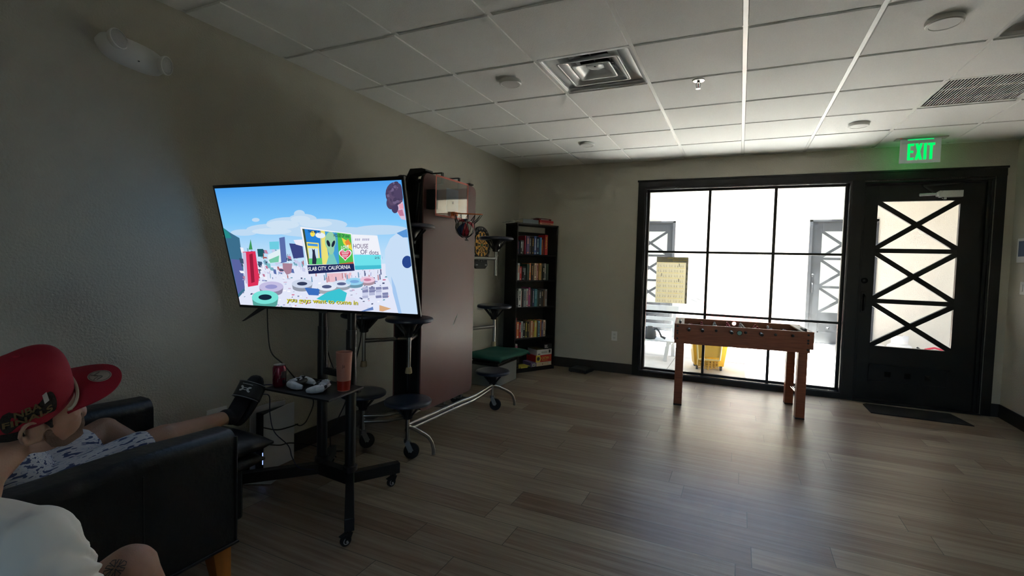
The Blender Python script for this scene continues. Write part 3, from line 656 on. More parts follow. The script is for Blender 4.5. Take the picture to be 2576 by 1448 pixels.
ROWS = [
 (1.458, 'top', [('black', .024, .020, .168, 'red'), ('navy', .046, .016, .150, None), ('charcoal', .064, .026, .168, 'white'), ('grey-green', .092, .024, .168, 'pale grey'), ('crimson', .138, .013, .225, None), ('purple', .155, .044, .222, 'salmon'), ('brown-black', .204, .036, .222, 'grey'), ('black', .244, .034, .222, 'ochre'), ('blue', .282, .030, .226, 'white'), ('navy', .316, .046, .222, 'light blue'), ('bright blue', .366, .026, .215, None), ('orange', .396, .012, .190, 'brown'), ('dark red', .412, .024, .205, None), ('red', .440, .044, .250, 'yellow')]),
 (1.140, 'second', [('pale grey', .030, .030, .205, 'orange'), ('red', .066, .028, .166, 'pink'), ('black', .098, .034, .166, 'grey'), ('charcoal', .136, .030, .166, 'white'), ('dark green', .170, .040, .200, None), ('orange', .215, .026, .208, 'cream'), ('black', .245, .028, .200, 'ochre'), ('brown', .276, .020, .190, None), ('cream', .298, .032, .210, 'brown'), ('pink', .332, .024, .208, 'dark red'), ('ochre', .360, .030, .212, 'olive'), ('olive', .393, .020, .210, None), ('black', .416, .028, .172, 'cream'), ('grey', .448, .026, .210, 'white'), ('dark green', .478, .034, .205, None)]),
 (.810, 'third', [('black', .030, .024, .226, 'grey'), ('white', .056, .040, .226, 'charcoal'), ('pink', .100, .014, .200, None), ('black', .116, .022, .190, None), ('grey', .141, .034, .220, 'navy'), ('pale grey', .178, .030, .225, 'crimson'), ('magenta', .211, .030, .238, 'pink'), ('brown-black', .244, .024, .220, None), ('navy', .270, .026, .220, 'pale grey'), ('teal', .299, .040, .220, 'light blue'), ('dark green', .342, .026, .205, None), ('charcoal', .371, .034, .205, 'pale grey'), ('black', .408, .030, .210, 'tan'), ('brown', .441, .020, .200, None), ('grey', .464, .030, .215, 'dark red')]),
 (.427, 'fourth', [('dark red', .022, .026, .250, None), ('orange', .052, .034, .200, 'white'), ('red', .088, .020, .190, 'white'), ('pale grey', .112, .028, .205, 'teal'), ('black', .143, .026, .205, 'white'), ('olive', .172, .026, .208, 'yellow'), ('brown-black', .201, .026, .195, 'ochre'), ('tan', .230, .018, .195, None), ('salmon', .251, .032, .205, 'cream'), ('ochre', .286, .024, .190, 'red'), ('yellow', .313, .034, .208, 'white'), ('brown', .350, .016, .190, None), ('light blue', .369, .028, .200, 'black'), ('orange', .400, .018, .208, 'brown'), ('purple', .421, .028, .188, 'pale grey'), ('cream', .452, .032, .205, 'dark red'), ('black', .488, .022, .208, 'grey')]),
]
for zs, sn, bl in ROWS:
    for i, (cn, x, w_, h_, ln) in enumerate(bl):
        title = "Webster's" if (sn == 'top' and cn == 'red') else None
        d = rnd.uniform(.14, .165); y = .015+rnd.uniform(0, .02)
        m = book_mesh(w_, h_, d, cn, ln, rnd, title)
        lab = f"{cn} book, {ORD[i]} from the left on the bookcase's {sn} shelf"
        if title: lab = "thick red dictionary with gold title at the right end of the top shelf"
        p = BC(x, y, zs+.0005)
        o = m.build('book', [colmat(cn), PAGES, colmat(ln or 'white')], smooth=False, merge=False)
        o.location = p; o.rotation_euler.z = BR; tag(o, lab, 'book', 'books on the '+sn+' shelf of the bookcase')
# stacked books and boxes in the bottom compartment
def flat_box(name, lab, cat, x0, x1, y0, y1, z0, z1, cn, deco=None, grp=None, mats=None, rz=0):
    m = MB(); m.box(0, x1-x0, 0, y1-y0, 0, z1-z0-.0008)
    ms = [colmat(cn)] + [colmat(q) for q in (mats or [])]
    if deco: deco(m, x1-x0, z1-z0)
    o = m.build(name, ms, smooth=False, merge=False); o.location = BC(x0, y0, z0); o.rotation_euler.z = BR+rz; tag(o, lab, cat, grp); return o
def strip(m, w, h):
    m.slot(1).box(w*.15, w*.8, -.001, 0, h*.35, h*.6)
zz = SHZ[0]+.0005
for i, (cn, hh, x1, lc, pl) in enumerate([('black', .075, .085, 'charcoal', 'lowest in the stack'), ('charcoal', .070, .085, 'black', 'second in the stack'), ('crimson', .030, .080, 'pink', 'below the blue book'), ('red', .022, .078, 'white', 'directly under the blue book'), ('blue', .044, .076, 'light blue', 'middle of the small stack'), ('magenta', .036, .066, 'white', 'above the blue book'), ('white', .026, .060, 'grey', 'topmost of the small stack')]):
    flat_box('book', f'{cn} book lying flat, {pl}, bottom left of the bookcase', 'book', .020, x1, .02, .16, zz, zz+hh, cn, strip, 'books lying flat at the bottom left', [lc]); zz += hh
z0 = SHZ[0]+.0005
def d_purple(m, w, h): m.slot(1).box(w*.25, w*.8, -.001, 0, h*.12, h*.72); m.slot(2).box(w*.35, w*.48, -.0015, -.001, h*.24, h*.58).box(w*.55, w*.68, -.0015, -.001, h*.24, h*.58)
flat_box('game_box', 'small purple box with white label left of the game box stack', 'game box', .262, .345, .0, .18, z0, z0+.055, 'purple', d_purple, 'game boxes at the bottom', ['white', 'black'])
def d_cream(m, w, h):
    m.slot(1).box(w*.80, w*.95, -.001, 0, h*.25, h*.8); m.slot(2).box(w*.38, w*.42, -.001, 0, h*.3, h*.6)
flat_box('game_box', 'cream game box at the bottom of the game box stack', 'game box', .348, .585, .0, .2, z0, z0+.050, 'cream', d_cream, 'game boxes at the bottom', ['white', 'dark red'])
def d_catan(m, w, h):
    m.slot(1).prism([(0, 0), (w*.26, 0), (w*.32, h*.5), (w*.26, h), (0, h)], (0, 0, 0), (1, 0, 0), (0, 0, 1), .001)
    m.slot(2).lathe([(0, 0), (h*.30, 0)], (w*.15, -.0015, h*.5), (0, -1, 0), 6)
    m.slot(1); put_text(m, 'CATAN', (w*.36, -.0015, h*.36), (1, 0, 0), (0, 0, 1), width=w*.46, height=h*.40, bold=.02); m.box(w*.38, w*.74, -.0012, 0, h*.18, h*.24)
    for k in range(3): m.box(w*.90, w*.94, -.0012, 0, h*(.3+.2*k), h*(.38+.2*k))
flat_box('game_box', 'red and yellow CATAN box in the game box stack', 'game box', .335, .585, .0, .2, z0+.050, z0+.138, 'red', d_catan, 'game boxes at the bottom', ['yellow', 'grey-green'])
def d_white(m, w, h):
    m.slot(1).box(w*.06, w*.22, -.001, 0, h*.12, h*.26); m.box(w*.80, w*.92, -.001, 0, h*.3, h*.85); m.slot(2).box(w*.3, w*.7, -.0008, 0, h*.3, h*.62)
flat_box('game_box', 'plain white game box on top of the CATAN box', 'game box', .350, .585, .0, .2, z0+.138, z0+.208, 'white', d_white, 'game boxes at the bottom', ['charcoal', 'pale grey'])
def d_blk(m, w, h):
    m.slot(1)
    for k, L_ in enumerate((.34, .28, .42)): m.box(w*.12, w*(.12+L_), -.001, 0, h*(.68-.2*k), h*(.78-.2*k))
flat_box('game_box', 'black game box with white lettering, topmost of the game box stack', 'game box', .455, .585, .0, .18, z0+.208, z0+.275, 'black', d_blk, 'game boxes at the bottom', ['white'])
flat_box('game_box', 'flat dark olive box beside the black box, on the white game box', 'game box', .352, .450, .0, .18, z0+.208, z0+.226, 'olive', None, 'game boxes at the bottom')
def d_yg(m, w, h): m.slot(1).box(w*.72, w, -.001, 0, 0, h); m.slot(2).box(0, w*.06, -.001, 0, 0, h)
flat_box('game_box', 'thin yellow and green box at the front of the bookcase base', 'game box', .095, .255, .0, .14, z0, z0+.016, 'yellow', d_yg, 'game boxes at the bottom', ['dark green', 'black'])
# on top of the bookcase
zt = BH+.0185
m = MB(); m.slot(0).box(0, .235, 0, .20, 0, .004).box(0, .235, 0, .20, .046, .050).box(0, .235, -.002, .002, 0, .050); m.slot(1).box(.006, .232, .004, .19, .005, .045)
o = m.build('ring_binder', [mat('grey_binder_vinyl', (.15, .17, .19), .5), PAGES], smooth=False, bevel=.001); o.location = BC(.08, .0, zt); o.rotation_euler.z = BR; tag(o, 'grey ring binder lying on the left of the bookcase top', 'binder')
m = MB(); n = 9
g_ = [[(i*.016, .22-j*.024, .004+.020*max(0, i-2)/6+.005*math.sin(i*1.7+j*2.1)) for j in range(9)] for i in range(n)]
m.add([p for r_ in g_ for p in r_], [(i*9+j, (i+1)*9+j, (i+1)*9+j+1, i*9+j+1) for i in range(n-1) for j in range(8)])
o = m.build('loose_papers', mat('crumpled_paper', (.40, .40, .37), .8), solid=.003); o.location = BC(-.065, .02, zt+.004); o.rotation_euler.z = BR; tag(o, 'crumpled loose papers beside the grey binder on the bookcase top', 'papers')
zz = zt
for i, (cn, hh, x0, x1, lc, pl) in enumerate([('salmon', .026, .345, .565, 'dark red', 'bottom'), ('red', .028, .350, .560, 'dark red', 'middle'), ('dark red', .024, .345, .540, 'white', 'top')]):
    flat_box('book', f'{cn} paperback, {pl} of the stack on top of the bookcase', 'book', x0, x1, .01+.01*i, .15, zz, zz+hh, cn, strip, 'red paperbacks stacked on the bookcase top', [lc], rz=(.05, -.04, .02)[i]); zz += hh
flat_box('pamphlet', 'thin grey pamphlet resting on the red paperback stack', 'pamphlet', .300, .47, .02, .14, zz, zz+.004, 'grey')

# ------------------------------------------------------------------ dartboard on the left wall
t = thing('dartboard', 'black and orange electronic dartboard hung on the left wall', 'dartboard', (0, -1.045, 1.545), PI/2)   # local x -> world y, local -y -> world x
DO = mat('dart_orange', (.62, .30, .05), .6); DB = mat('dart_black', (.015, .015, .015), .6)
m = MB(); out = [(.215*math.cos(a), .215*math.sin(a)) for a in [PI*(-.28)+PI*1.56*i/40 for i in range(41)]]
out += [(-.155, -.235), (-.10, -.275), (.10, -.275), (.155, -.235)]
m.prism(out, (0, -.0, 0), (1, 0, 0), (0, 0, 1), .028); m.build('cabinet', DB, t, bevel=.004)
m = MB(); yf = -.030
for k in range(20):
    a0 = PI*2*(k-.5)/20+PI/2; a1 = a0+PI*2/20
    for (r0, r1, inv) in ((.018, .085, 0), (.085, .095, 1), (.095, .145, 0), (.145, .158, 1)):
        m.slot((k+inv) % 2); n_ = 3; P_ = []
        for q in range(n_+1): a = a0+(a1-a0)*q/n_; P_.append((r0*math.cos(a), yf, r0*math.sin(a)))
        for q in range(n_, -1, -1): a = a0+(a1-a0)*q/n_; P_.append((r1*math.cos(a), yf, r1*math.sin(a)))
        m.face(P_)
m.build('target_face', [DO, DB], t, smooth=False)
MB().cyl((0, -.028, 0), (0, -.034, 0), .012, seg=20).build('bullseye', mat('dart_green', (.03, .18, .06), .5), t)
m = MB()
NUM = ['20', '1', '18', '4', '13', '6', '10', '15', '2', '17', '3', '19', '7', '16', '8', '11', '14', '9', '12', '5']
for k, s_ in enumerate(NUM):
    a = PI/2-2*PI*k/20
    if s_ in ('3', '17', '19'): pass
    put_text(m, s_, (.186*math.cos(a), -.0305, .186*math.sin(a)-.009), (1, 0, 0), (0, 0, 1), height=.018, center=True)
m.build('numbers', mat('dart_white', (.55, .55, .52), .6), t, smooth=False)
m = MB(); m.lathe([(.172, -.0), (.176, -.006), (.180, 0)], (0, -.028, 0), (0, 1, 0), 40); m.build('rim_ring', DB, t)
for s in (-1, 1):
    m = MB(); m.box(s*.105-.022, s*.105+.022, -.031, -.028, -.236, -.226); m.build('score_display', mat('lcd_pale', (.45, .47, .45), .4), t, smooth=False)

# ------------------------------------------------------------------ folded mobile stool table
MAROON = mat('maroon_laminate', (.150, .062, .058), .33, spec=.35, bump=.03, bscale=15)
t = thing('folding_stool_table', 'folded mobile cafeteria table with round blue stools and maroon top', 'folding table', (.55, -2.68, 0))
TX0, TX1, TY0, TY1 = .490, .735, -3.115, -2.40
def rrect(y0, y1, z0, z1, r):
    P_ = []
    for cx, cz, a in ((y1-r, z1-r, 0), (y0+r, z1-r, PI/2), (y0+r, z0+r, PI), (y1-r, z0+r, PI*1.5)):
        for q in range(7): P_.append((cx+r*math.cos(a+PI/2*q/6), cz+r*math.sin(a+PI/2*q/6)))
    return P_
UND = mat('dark_particleboard_underside', (.012, .011, .010), .6)
for s, x in ((1, TX1), (-1, TX0)):
    m = MB(); m.prism(rrect(TY0, TY1, .262, 1.968, .055), (x-(.010 if s > 0 else -.010), 0, 0), (0, 1, 0), (0, 0, 1), .010*s)
    top = m.build('tabletop', MAROON, t, bevel=.001, world=True)
    m = MB(); m.prism(rrect(TY0+.002, TY1-.002, .264, 1.966, .054), (x-s*.010, 0, 0), (0, 1, 0), (0, 0, 1), -.020*s); m.build('edge_band', UND, top, bevel=.001)
    bpy.context.view_layer.update()
    for v in top.children[0].data.vertices: v.co = v.co - Vector((.55, -2.68, 0))
m = MB()     # scratch marks on the top, pale chips
for (y0_, z0_, y1_, z1_) in ((-2.70, .86, -2.66, .915), (-2.69, .862, -2.675, .89), (-2.66, .90, -2.645, .93), (-2.71, .85, -2.695, .855)):
    m.bar((TX1+.0004, y0_, z0_), (TX1+.0004, y1_, z1_), .0012, .008, up=(0, 1, -.4))
m.build('scratches', mat('pale_scratch', (.45, .40, .36), .7), t, smooth=False, world=True)
m = MB()     # folding steel frame between the tops
for y in (-2.98, -2.54):
    m.tube([(.52, y, .25), (.53, y, 1.2), (.60, y, 1.93)], .014, 8); m.tube([(.705, y, .25), (.70, y, 1.2), (.63, y, 1.93)], .014, 8)
    m.tube([(.53, y, .9), (.70, y, .9)], .012, 8); m.tube([(.54, y, 1.5), (.69, y, 1.5)], .012, 8)
m.tube([(.61, -3.00, 1.93), (.61, -2.50, 1.93)], .016, 8)
m.build('folding_frame', BLACKM, t, world=True)
m = MB(); m.prism([(.52, 1.86), (.60, 2.00), (.70, 2.00), (.735, 1.99), (.735, 1.978), (.60, 1.955), (.56, 1.86)], (0, -3.10, 0), (1, 0, 0), (0, 0, 1), -.09); m.build('hinge_bracket', BLACKM, t, bevel=.003, world=True)
m = MB(); m.prism([(.50, 1.90), (.60, 1.99), (.735, 1.99), (.735, 1.978), (.60, 1.95)], (0, -2.50, 0), (1, 0, 0), (0, 0, 1), -.06); m.build('hinge_bracket', BLACKM, t, bevel=.003, world=True)
SEATB = mat('dark_blue_moulded_seat', (.022, .030, .055), .32, bump=.05, bscale=120)
def stool(x, y, z, zb, cap, tow):
    s_ = MB(); s_.lathe([(0, z-.004), (.10, z-.001), (.140, z), (.153, z-.005), (.158, z-.014), (.156, z-.024), (.145, z-.030), (.10, z-.032), (0, z-.034)], (x, y, 0), seg=44)
    st_ = s_.build('stool_seat', SEATB, t, world=True, angle=50)
    m = MB(); m.lathe([(.085, z-.031), (.052, z-.045), (.038, z-.07), (.030, z-.13), (.024, z-.135), (0, z-.135)], (x, y, 0), seg=24)
    for k in range(8): a = PI*k/4; m.bar((x+.03*math.cos(a), y+.03*math.sin(a), z-.11), (x+.095*math.cos(a), y+.095*math.sin(a), z-.034), .004, .012)
    def sub(mb, name, mt):
        o = mb.build(name, mt, None)
        for v in o.data.vertices: v.co = v.co - Vector((.55, -2.68, 0))
        o.parent = st_; return o
    sub(m, 'seat_hub', BLACKP)
    sub(MB().cyl((x, y, z-.13), (x, y, zb+(.02 if cap else 0)), .0135, seg=16), 'post', CHROME)
    if cap: sub(MB().lathe([(0, -.0), (.022, .0), (.024, .006), (.019, .038), (.014, .042)], (x, y, zb-.012), seg=18), 'rubber_foot', mat('aged_rubber', (.42, .34, .20), .7))
    if tow: sub(MB().tube([(x, y, tow[0]), (x+(tow[1]-x)*.75, y+(tow[2]-y)*.75, tow[0]), (tow[1], tow[2], tow[0]+.0)], .015, 12), 'stool_arm', CHROME)
NX, NB, NY = .768, .375, -3.29; FX, FB, FY = .757, .33, -2.062
stool(NX, NY, .412, .13, False, None); stool(NX, NY, .968, .60, True, (.815, .64, -3.0)); stool(NX, NY, 1.590, 1.22, False, (1.38, .64, -3.0))
stool(NB, NY, .412, .13, False, None); stool(NB, NY, .968, .60, True, (.772, .58, -3.0))
stool(FX, FY, .366, .13, False, None); stool(FX, FY, .967, .60, True, (.769, .60, -2.52)); stool(FX, FY, 1.580, 1.23, False, (1.383, .60, -2.52))
stool(FB, FY, .366, .13, False, None); stool(FB, FY, .967, .60, True, (.769, .56, -2.52))
m = MB()
for dz, dx in ((.235, 0), (.195, -.012)):
    m.tube([(NX+dx, NY, dz), (.79+dx, -2.62, dz), (.80+dx, -2.54, dz), (.80+dx, -2.44, dz), (FX+dx, FY, dz)], .0135, 12)
    m.tube([(NB-dx, NY, dz), (.50-dx, -3.20, dz), (.545-dx, -3.10, dz), (.55-dx, -2.9, dz), (.50, -2.3, dz), (FB, FY, dz)], .0135, 12)
m.tube([(NB, NY, .215), (NX, NY, .215)], .0125, 10) if False else None
m.tube([(.55, -2.8, .215), (.78, -2.75, .215)], .0125, 10); m.tube([(.55, -2.5, .215), (.78, -2.5, .215)], .0125, 10)
for x in (.55, .70):
    m.tube([(x, -2.75, .215), (x, -2.75, .30)], .012, 8); m.tube([(x, -2.5, .215), (x, -2.5, .30)], .012, 8)
m.build('base_rail', CHROME, t, world=True)
for (x, y, dx, dy) in ((NX, NY, .115, .14), (FX, FY, .125, .215), (NB, NY, -.13, .12)):
    m = MB(); k = [(0, .225), (.25, .205), (.60, .16), (.80, .13), (.93, .09), (1.0, .04), (1.0, .004)]
    m.tube([(x+dx*a, y+dy*a, b) for a, b in k], .0125, 12); m.build('outrigger_foot', CHROME, t, world=True)
for (x, y, a) in ((NX-.01, NY+.01, .5), (FX, FY, .3), (NB, NY, 1.0), (FB, FY, .4)):
    m = MB(); c, s = math.cos(a), math.sin(a); tx, ty = x+.03*c, y+.03*s; ax = Vector((-s, c, 0))
    m.cyl((x, y, .13), (x, y, .115), .024, seg=18); fk = MB()
    fk.cyl((x, y, .135), (x, y, .112), .022, seg=16)
    for q in (-1, 1):
        p = Vector((tx, ty, .052))+ax*q*.020; fk.bar((x+ax.x*q*.02, y+ax.y*q*.02, .118), p, .004, .034, up=(c, s, 0))
    fk.cyl(Vector((tx, ty, .052))-ax*.026, Vector((tx, ty, .052))+ax*.026, .006, seg=10)
    cs = fk.build('caster', CASTERM, t, world=True)
    wh = MB().cyl(Vector((tx, ty, .052))-ax*.015-Vector((.55, -2.68, 0)), Vector((tx, ty, .052))+ax*.015-Vector((.55, -2.68, 0)), .052, seg=30).build('wheel', RUBBER, cs, bevel=.005)
# short lower posts of the two near and two far base stools reach the casters
# ------------------------------------------------------------------ over-the-door basketball hoop on the folded table
t = thing('mini_basketball_hoop', 'clear mini basketball backboard with orange rim hung on the maroon table', 'basketball hoop', (TX1, -2.85, 1.80))
RB = mat('orange_red_trim', (.62, .12, .08), .5)
bx = .800; y0, y1, z0, z1 = -3.075, -2.640, 1.668, 1.955
m = MB(); m.prism(rrect(y0, y1, z0, z1, .02), (bx, 0, 0), (0, 1, 0), (0, 0, 1), .006); bb = m.build('backboard', glass('clear_polycarbonate', (.94, .92, .90), refl=.22, rough=.03, haze=.10), t, world=True, smooth=False)
m = MB()
for (a, b, c, d) in ((y0, y1, z1-.012, z1), (y0, y1, z0, z0+.012), (y0, y0+.010, z0, z1), (y1-.010, y1, z0, z1)): m.box(bx+.0055, bx+.0075, a, b, c, d)
m.build('border', RB, t, world=True, smooth=False)
m = MB(); m.box(bx-.001, bx-.0002, -2.93, -2.77, 1.715, 1.885); m.build('blue_backing', mat('muted_blue', (.14, .19, .32), .5), t, world=True, smooth=False)  # plain blue rectangle set behind the clear board
MB().box(bx+.0062, bx+.0066, -2.862, -2.845, 1.775, 1.792).build('price_sticker', WHITEP, t, world=True, smooth=False)
for y in (-2.98, -2.76):
    m = MB()
    m.box(TX0+.08, TX1+.062, y-.012, y+.012, 1.978, 1.984); m.box(TX1+.058, TX1+.064, y-.012, y+.012, 1.90, 1.984); m.box(TX0+.08, TX0+.086, y-.012, y+.012, 1.90, 1.984)
    m.box(TX1+.003, TX1+.064, y-.012, y+.012, 1.90, 1.905); m.build('hanging_bracket', BLACKM, t, world=True, smooth=False)
m = MB(); m.box(TX1+.002, bx, -3.085, -3.035, 1.715, 1.85); m.build('foam_pad', mat('black_foam', (.01, .01, .01), .9), t, world=True, smooth=False)
cx, cy, cz, rr = bx+.138, -2.85, 1.700, .104
def RT(a, q=1): return Vector((cx+rr*q*math.cos(a), cy+rr*q*math.sin(a), cz-.049*rr*q*math.cos(a)+.081*rr*q*math.sin(a)))
m = MB(); m.tube([RT(a) for a in [2*PI*i/36 for i in range(37)]], .0042, 8, caps=False)
m.bar((bx+.006, cy, cz), (bx+.036, cy, cz), .045, .030); m.box(bx+.006, bx+.010, cy-.03, cy+.03, cz-.03, cz+.014)
m.build('rim', mat('orange_steel', (.70, .16, .03), .4), t, world=True)
NET = mat('black_net_cord', (.015, .015, .015), .8)
bc = Vector((.922, -2.862, 1.598)); m = MB(); nn = 12
for i in range(nn):
    a0 = 2*PI*i/nn; p0 = RT(a0)-Vector((0, 0, .004))
    for s in (-1, 1):
        a1 = a0+s*PI/nn; p1 = bc+Vector((.068*math.cos(a1), .068*math.sin(a1), .030)); pm = (p0+p1)/2+Vector((0, 0, -.008))
        m.tube([p0, pm, p1], .0016, 5)
        a2 = a1-s*PI/nn; p2 = bc+Vector((.062*math.cos(a2), .062*math.sin(a2), -.036)); m.tube([p1, bc+(p1+p2-bc*2).normalized()*.0715, p2], .0016, 5)
        a3 = a2+s*PI/nn; p3 = bc+Vector((.02*math.cos(a3), .02*math.sin(a3), -.072)); m.tube([p2, bc+(p2+p3-bc*2).normalized()*.0715, p3], .0016, 5)
for k in range(3): m.tube([bc+Vector((.01, 0, -.070)), bc+Vector((.015+.006*k, .008*k-.01, -.095)), bc+Vector((.0, .004*k, -.088))], .0018, 5)
m.build('net', NET, t, world=True)
m = MB(); seg = 32; rg = 16; R_b = .066
for i in range(rg):
    for j in range(seg):
        P_ = []
        for (ii, jj) in ((i, j), (i, j+1), (i+1, j+1), (i+1, j)):
            a = -PI/2+PI*ii/rg; b = 2*PI*jj/seg; P_.append((R_b*math.cos(a)*math.cos(b), R_b*math.cos(a)*math.sin(b), R_b*math.sin(a)))
        m.slot((j*8//seg) % 3 if True else 0).face(P_)
m.xf(Matrix.Rotation(.9, 4, 'X') @ Matrix.Rotation(.5, 4, 'Y'))
o = m.build('mini_basketball', [mat('ball_red', (.42, .03, .05), .35), mat('ball_white', (.55, .53, .50), .35), mat('ball_blue', (.04, .08, .20), .35)], angle=180)
o.location = bc; tag(o, 'small red, white and blue basketball caught in the hoop net', 'ball')

# ------------------------------------------------------------------ grey box with folded green blanket, left wall
t = thing('storage_box', 'grey rectangular storage box on the floor in front of the bookcase', 'box', (.285, -1.14, 0), math.radians(-1))
GB = mat('grey_fabric_box', (.21, .22, .22), .7, bump=.2, bscale=80)
MB().box(-.165, .165, -.235, .235, 0, .225).build('body', GB, t, bevel=.008)
MB().box(-.172, .172, -.242, .242, .226, .262).build('lid', mat('smoky_plastic_lid', (.03, .03, .03), .25), t, bevel=.008)
m = MB(); gx, gy = 22, 22
def bl(u, v): return Vector(((-.22+.47*u), (-.30+.62*v), .331+.005*math.sin(7*u+3*v)+.003*math.sin(11*v-4*u)-(.022*max(0, abs(u-.5)-.44)/.06)-.022*max(0, abs(v-.5)-.45)/.05))
m.add([bl(i/gx, j/gy) for i in range(gx+1) for j in range(gy+1)], [(i*(gy+1)+j, (i+1)*(gy+1)+j, (i+1)*(gy+1)+j+1, i*(gy+1)+j+1) for i in range(gx) for j in range(gy)])
CL = mat('dark_green_felt', (.010, .085, .062), .85, bump=.4, bscale=200)
o = m.build('folded_blanket', CL, solid=.026); o.location = (.300, -1.12, 0); o.rotation_euler.z = math.radians(-6); tag(o, 'dark green folded blanket lying on the grey storage box', 'blanket')
m = MB(); m.box(-.18, .20, -.25, .26, .0, .040)
o = m.build('folded_cloth', mat('black_folded_cloth', (.012, .014, .014), .8, bump=.3, bscale=60), bevel=.02); o.location = (.300, -1.12, .263); o.rotation_euler.z = math.radians(-4); tag(o, 'black folded cloth between the green blanket and the grey storage box', 'cloth')

# ------------------------------------------------------------------ foosball table
WD = mat('foosball_wood', (.31, .100, .046), .42, var=.22, vscale=6, stretch=(1.2, 14, 14), spec=.4)
WDL = mat('foosball_wood_light', (.42, .30, .16), .5)
FR = math.atan2(.113, 1.193)
t = thing('foosball_table', 'small wooden foosball table with black-tipped rods in front of the window', 'game table', (2.217, -1.062, 0), FR)
L_, Wd, zb, zt = 1.198, .60, .645, .803
def holed(mb, x0, x1, z0, z1, cx, cz, r, y, th):
    inner = []; outer = []
    angs = sorted([(2*PI*k/32+.0001) for k in range(32)]+[math.atan2(b-cz, a-cx) % (2*PI) for a in (x0, x1) for b in (z0, z1)]); n = len(angs)
    for a in angs:
        c, s = math.cos(a), math.sin(a); inner.append((cx+r*c, cz+r*s))
        sc = min(((x1-cx)/c if c > 0 else (x0-cx)/c), ((z1-cz)/s if s > 0 else (z0-cz)/s)); outer.append((cx+sc*c, cz+sc*s))
    cor = [(x1, z1), (x0, z1), (x0, z0), (x1, z0)]
    vs = [(a, y, b) for a, b in inner]+[(a, y, b) for a, b in outer]+[(a, y+th, b) for a, b in inner]+[(a, y+th, b) for a, b in outer]; fs = []
    for k in range(n):
        j = (k+1) % n; fs += [(k, j, n+j, n+k), (2*n+k, 3*n+k, 3*n+j, 2*n+j), (k, 2*n+k, 2*n+j, j), (n+k, n+j, 3*n+j, 3*n+k)]
    mb.add(vs, fs)
hx, hw = .585, .06
bd = None
for nm, y, hz in (('front_board', 0, .752), ('rear_board', Wd-.018, .775)):
    m = MB(); m.box(0, hx-hw, y, y+.018, zb, zt); m.box(hx+hw, L_, y, y+.018, zb, zt); holed(m, hx-hw, hx+hw, zb, zt, hx, hz, .0205, y, .018)
    m.build(nm, WD, t, smooth=False)
m = MB(); m.lathe([(.0205, 0), (.0245, -.003), (.0205, -.006)], (hx, -.000, .752), (0, 1, 0), 28); m.build('ball_hole_ring', BLACKP, t)
MB().lathe([(0, .010), (.0205, .010)], (hx, 0, .752), (0, 1, 0), 28).build('ball_hole_disc', mat('teal_disc_face', (.25, .55, .50), .3), t)  # teal disc closing the front ball hole
for x in (0, L_-.018): MB().box(x, x+.018, .018, Wd-.018, zb, zt-.004).build('end_board', WD, t, smooth=False)
MB().box(.004, L_-.026, -.0, Wd, .612, zb).build('lower_apron', WD, t, smooth=False, bevel=.002)
MB().box(.018, L_-.018, .018, Wd-.018, .66, .672).build('playfield', mat('green_playfield', (.03, .12, .04), .5), t, smooth=False)
for x in (.018, L_-.09): MB().box(x, x+.072, .018, Wd-.018, zt-.012, zt-.002).build('goal_deck', WDL, t, smooth=False)
for x in (.052, L_-.056):
    m = MB()
    for k in range(10): m.cyl((x, .07+k*.016, zt+.010), (x, .082+k*.016, zt+.010), .012, seg=14)
    m.cyl((x, .05, zt+.010), (x, .25, zt+.010), .004, seg=8); m.box(x-.006, x+.006, .045, .052, zt-.004, zt+.016); m.box(x-.006, x+.006, .248, .255, zt-.004, zt+.016)
    m.build('score_counter', BLACKP, t, bevel=.001)
ROD = mat('chrome_rod', (.7, .7, .7), .15, metal=1); MR = mat('player_red', (.45, .03, .05), .4); MW = mat('player_silver', (.55, .55, .58), .35)
rx = [.135, .255, .380, .508, .635, .760, .885, 1.025]; team = [0, 0, 1, 0, 1, 0, 1, 1]; cnt = [1, 2, 3, 5, 5, 3, 2, 1]; tilt = [1.25, .15, .2, .1, .15, .5, -.25, -1.2]
for k, x in enumerate(rx):
    front = team[k] == 0; z = .762
    m = MB(); m.cyl((x, -.045 if front else -.03, z), (x, Wd+.05, z), .0062, seg=12); rd = m.build('rod', ROD, t)
    m = MB()
    if front: m.lathe([(0, -.125), (.013, -.12), (.0155, -.09), (.0135, -.06), (.015, -.035), (.010, -.03)], (x, 0, z), (0, 1, 0), 18)
    else: m.lathe([(0, -.04), (.009, -.036), (.012, -.025), (.011, -.012), (.006, -.010)], (x, 0, z), (0, 1, 0), 18)
    m.build('handle' if front else 'end_cap', BLACKP, rd)
    for q in range(cnt[k]):
        y = Wd*(q+1)/(cnt[k]+1); m = MB(); m.box(-.011, .011, -.010, .010, -.012, .012); m.box(-.007, .007, -.009, .009, -.058, -.010); m.box(-.012, .012, -.010, .010, -.072, -.056)
        m.ball((0, 0, .024), .011, 12, 8); m.box(-.008, .008, -.014, .014, -.002, .014)
        m.xf(Matrix.Translation((x, y, z)) @ Matrix.Rotation(tilt[k], 4, 'Y')); m.build('player', (MR if team[k] == 0 else MW), rd, bevel=.001)
for (x, y) in ((.020, .010), (L_-.115, .010), (.020, Wd-.085), (L_-.115, Wd-.085)):
    lg = MB().box(x, x+.075, y, y+.075, .012, .62).build('leg', WD, t, bevel=.002)
    MB().box(x-.001, x+.076, y-.001, y+.076, 0, .014).build('foot_pad', BLACKP, lg, bevel=.002)
for x in (.0575, L_-.078): MB().cyl((x, .08, .20), (x, Wd-.08, .20), .011, seg=14).build('stretcher_bar', ROD, t)
m = MB()
for x, zs in ((.030, (.78, .735, .712, .66)), (L_-.045, (.775, .725, .700, .64))):
    for z in zs: m.cyl((x, .001, z), (x, -.004, z), .009, seg=16)
m.build('bolt_caps', BLACKP, t)
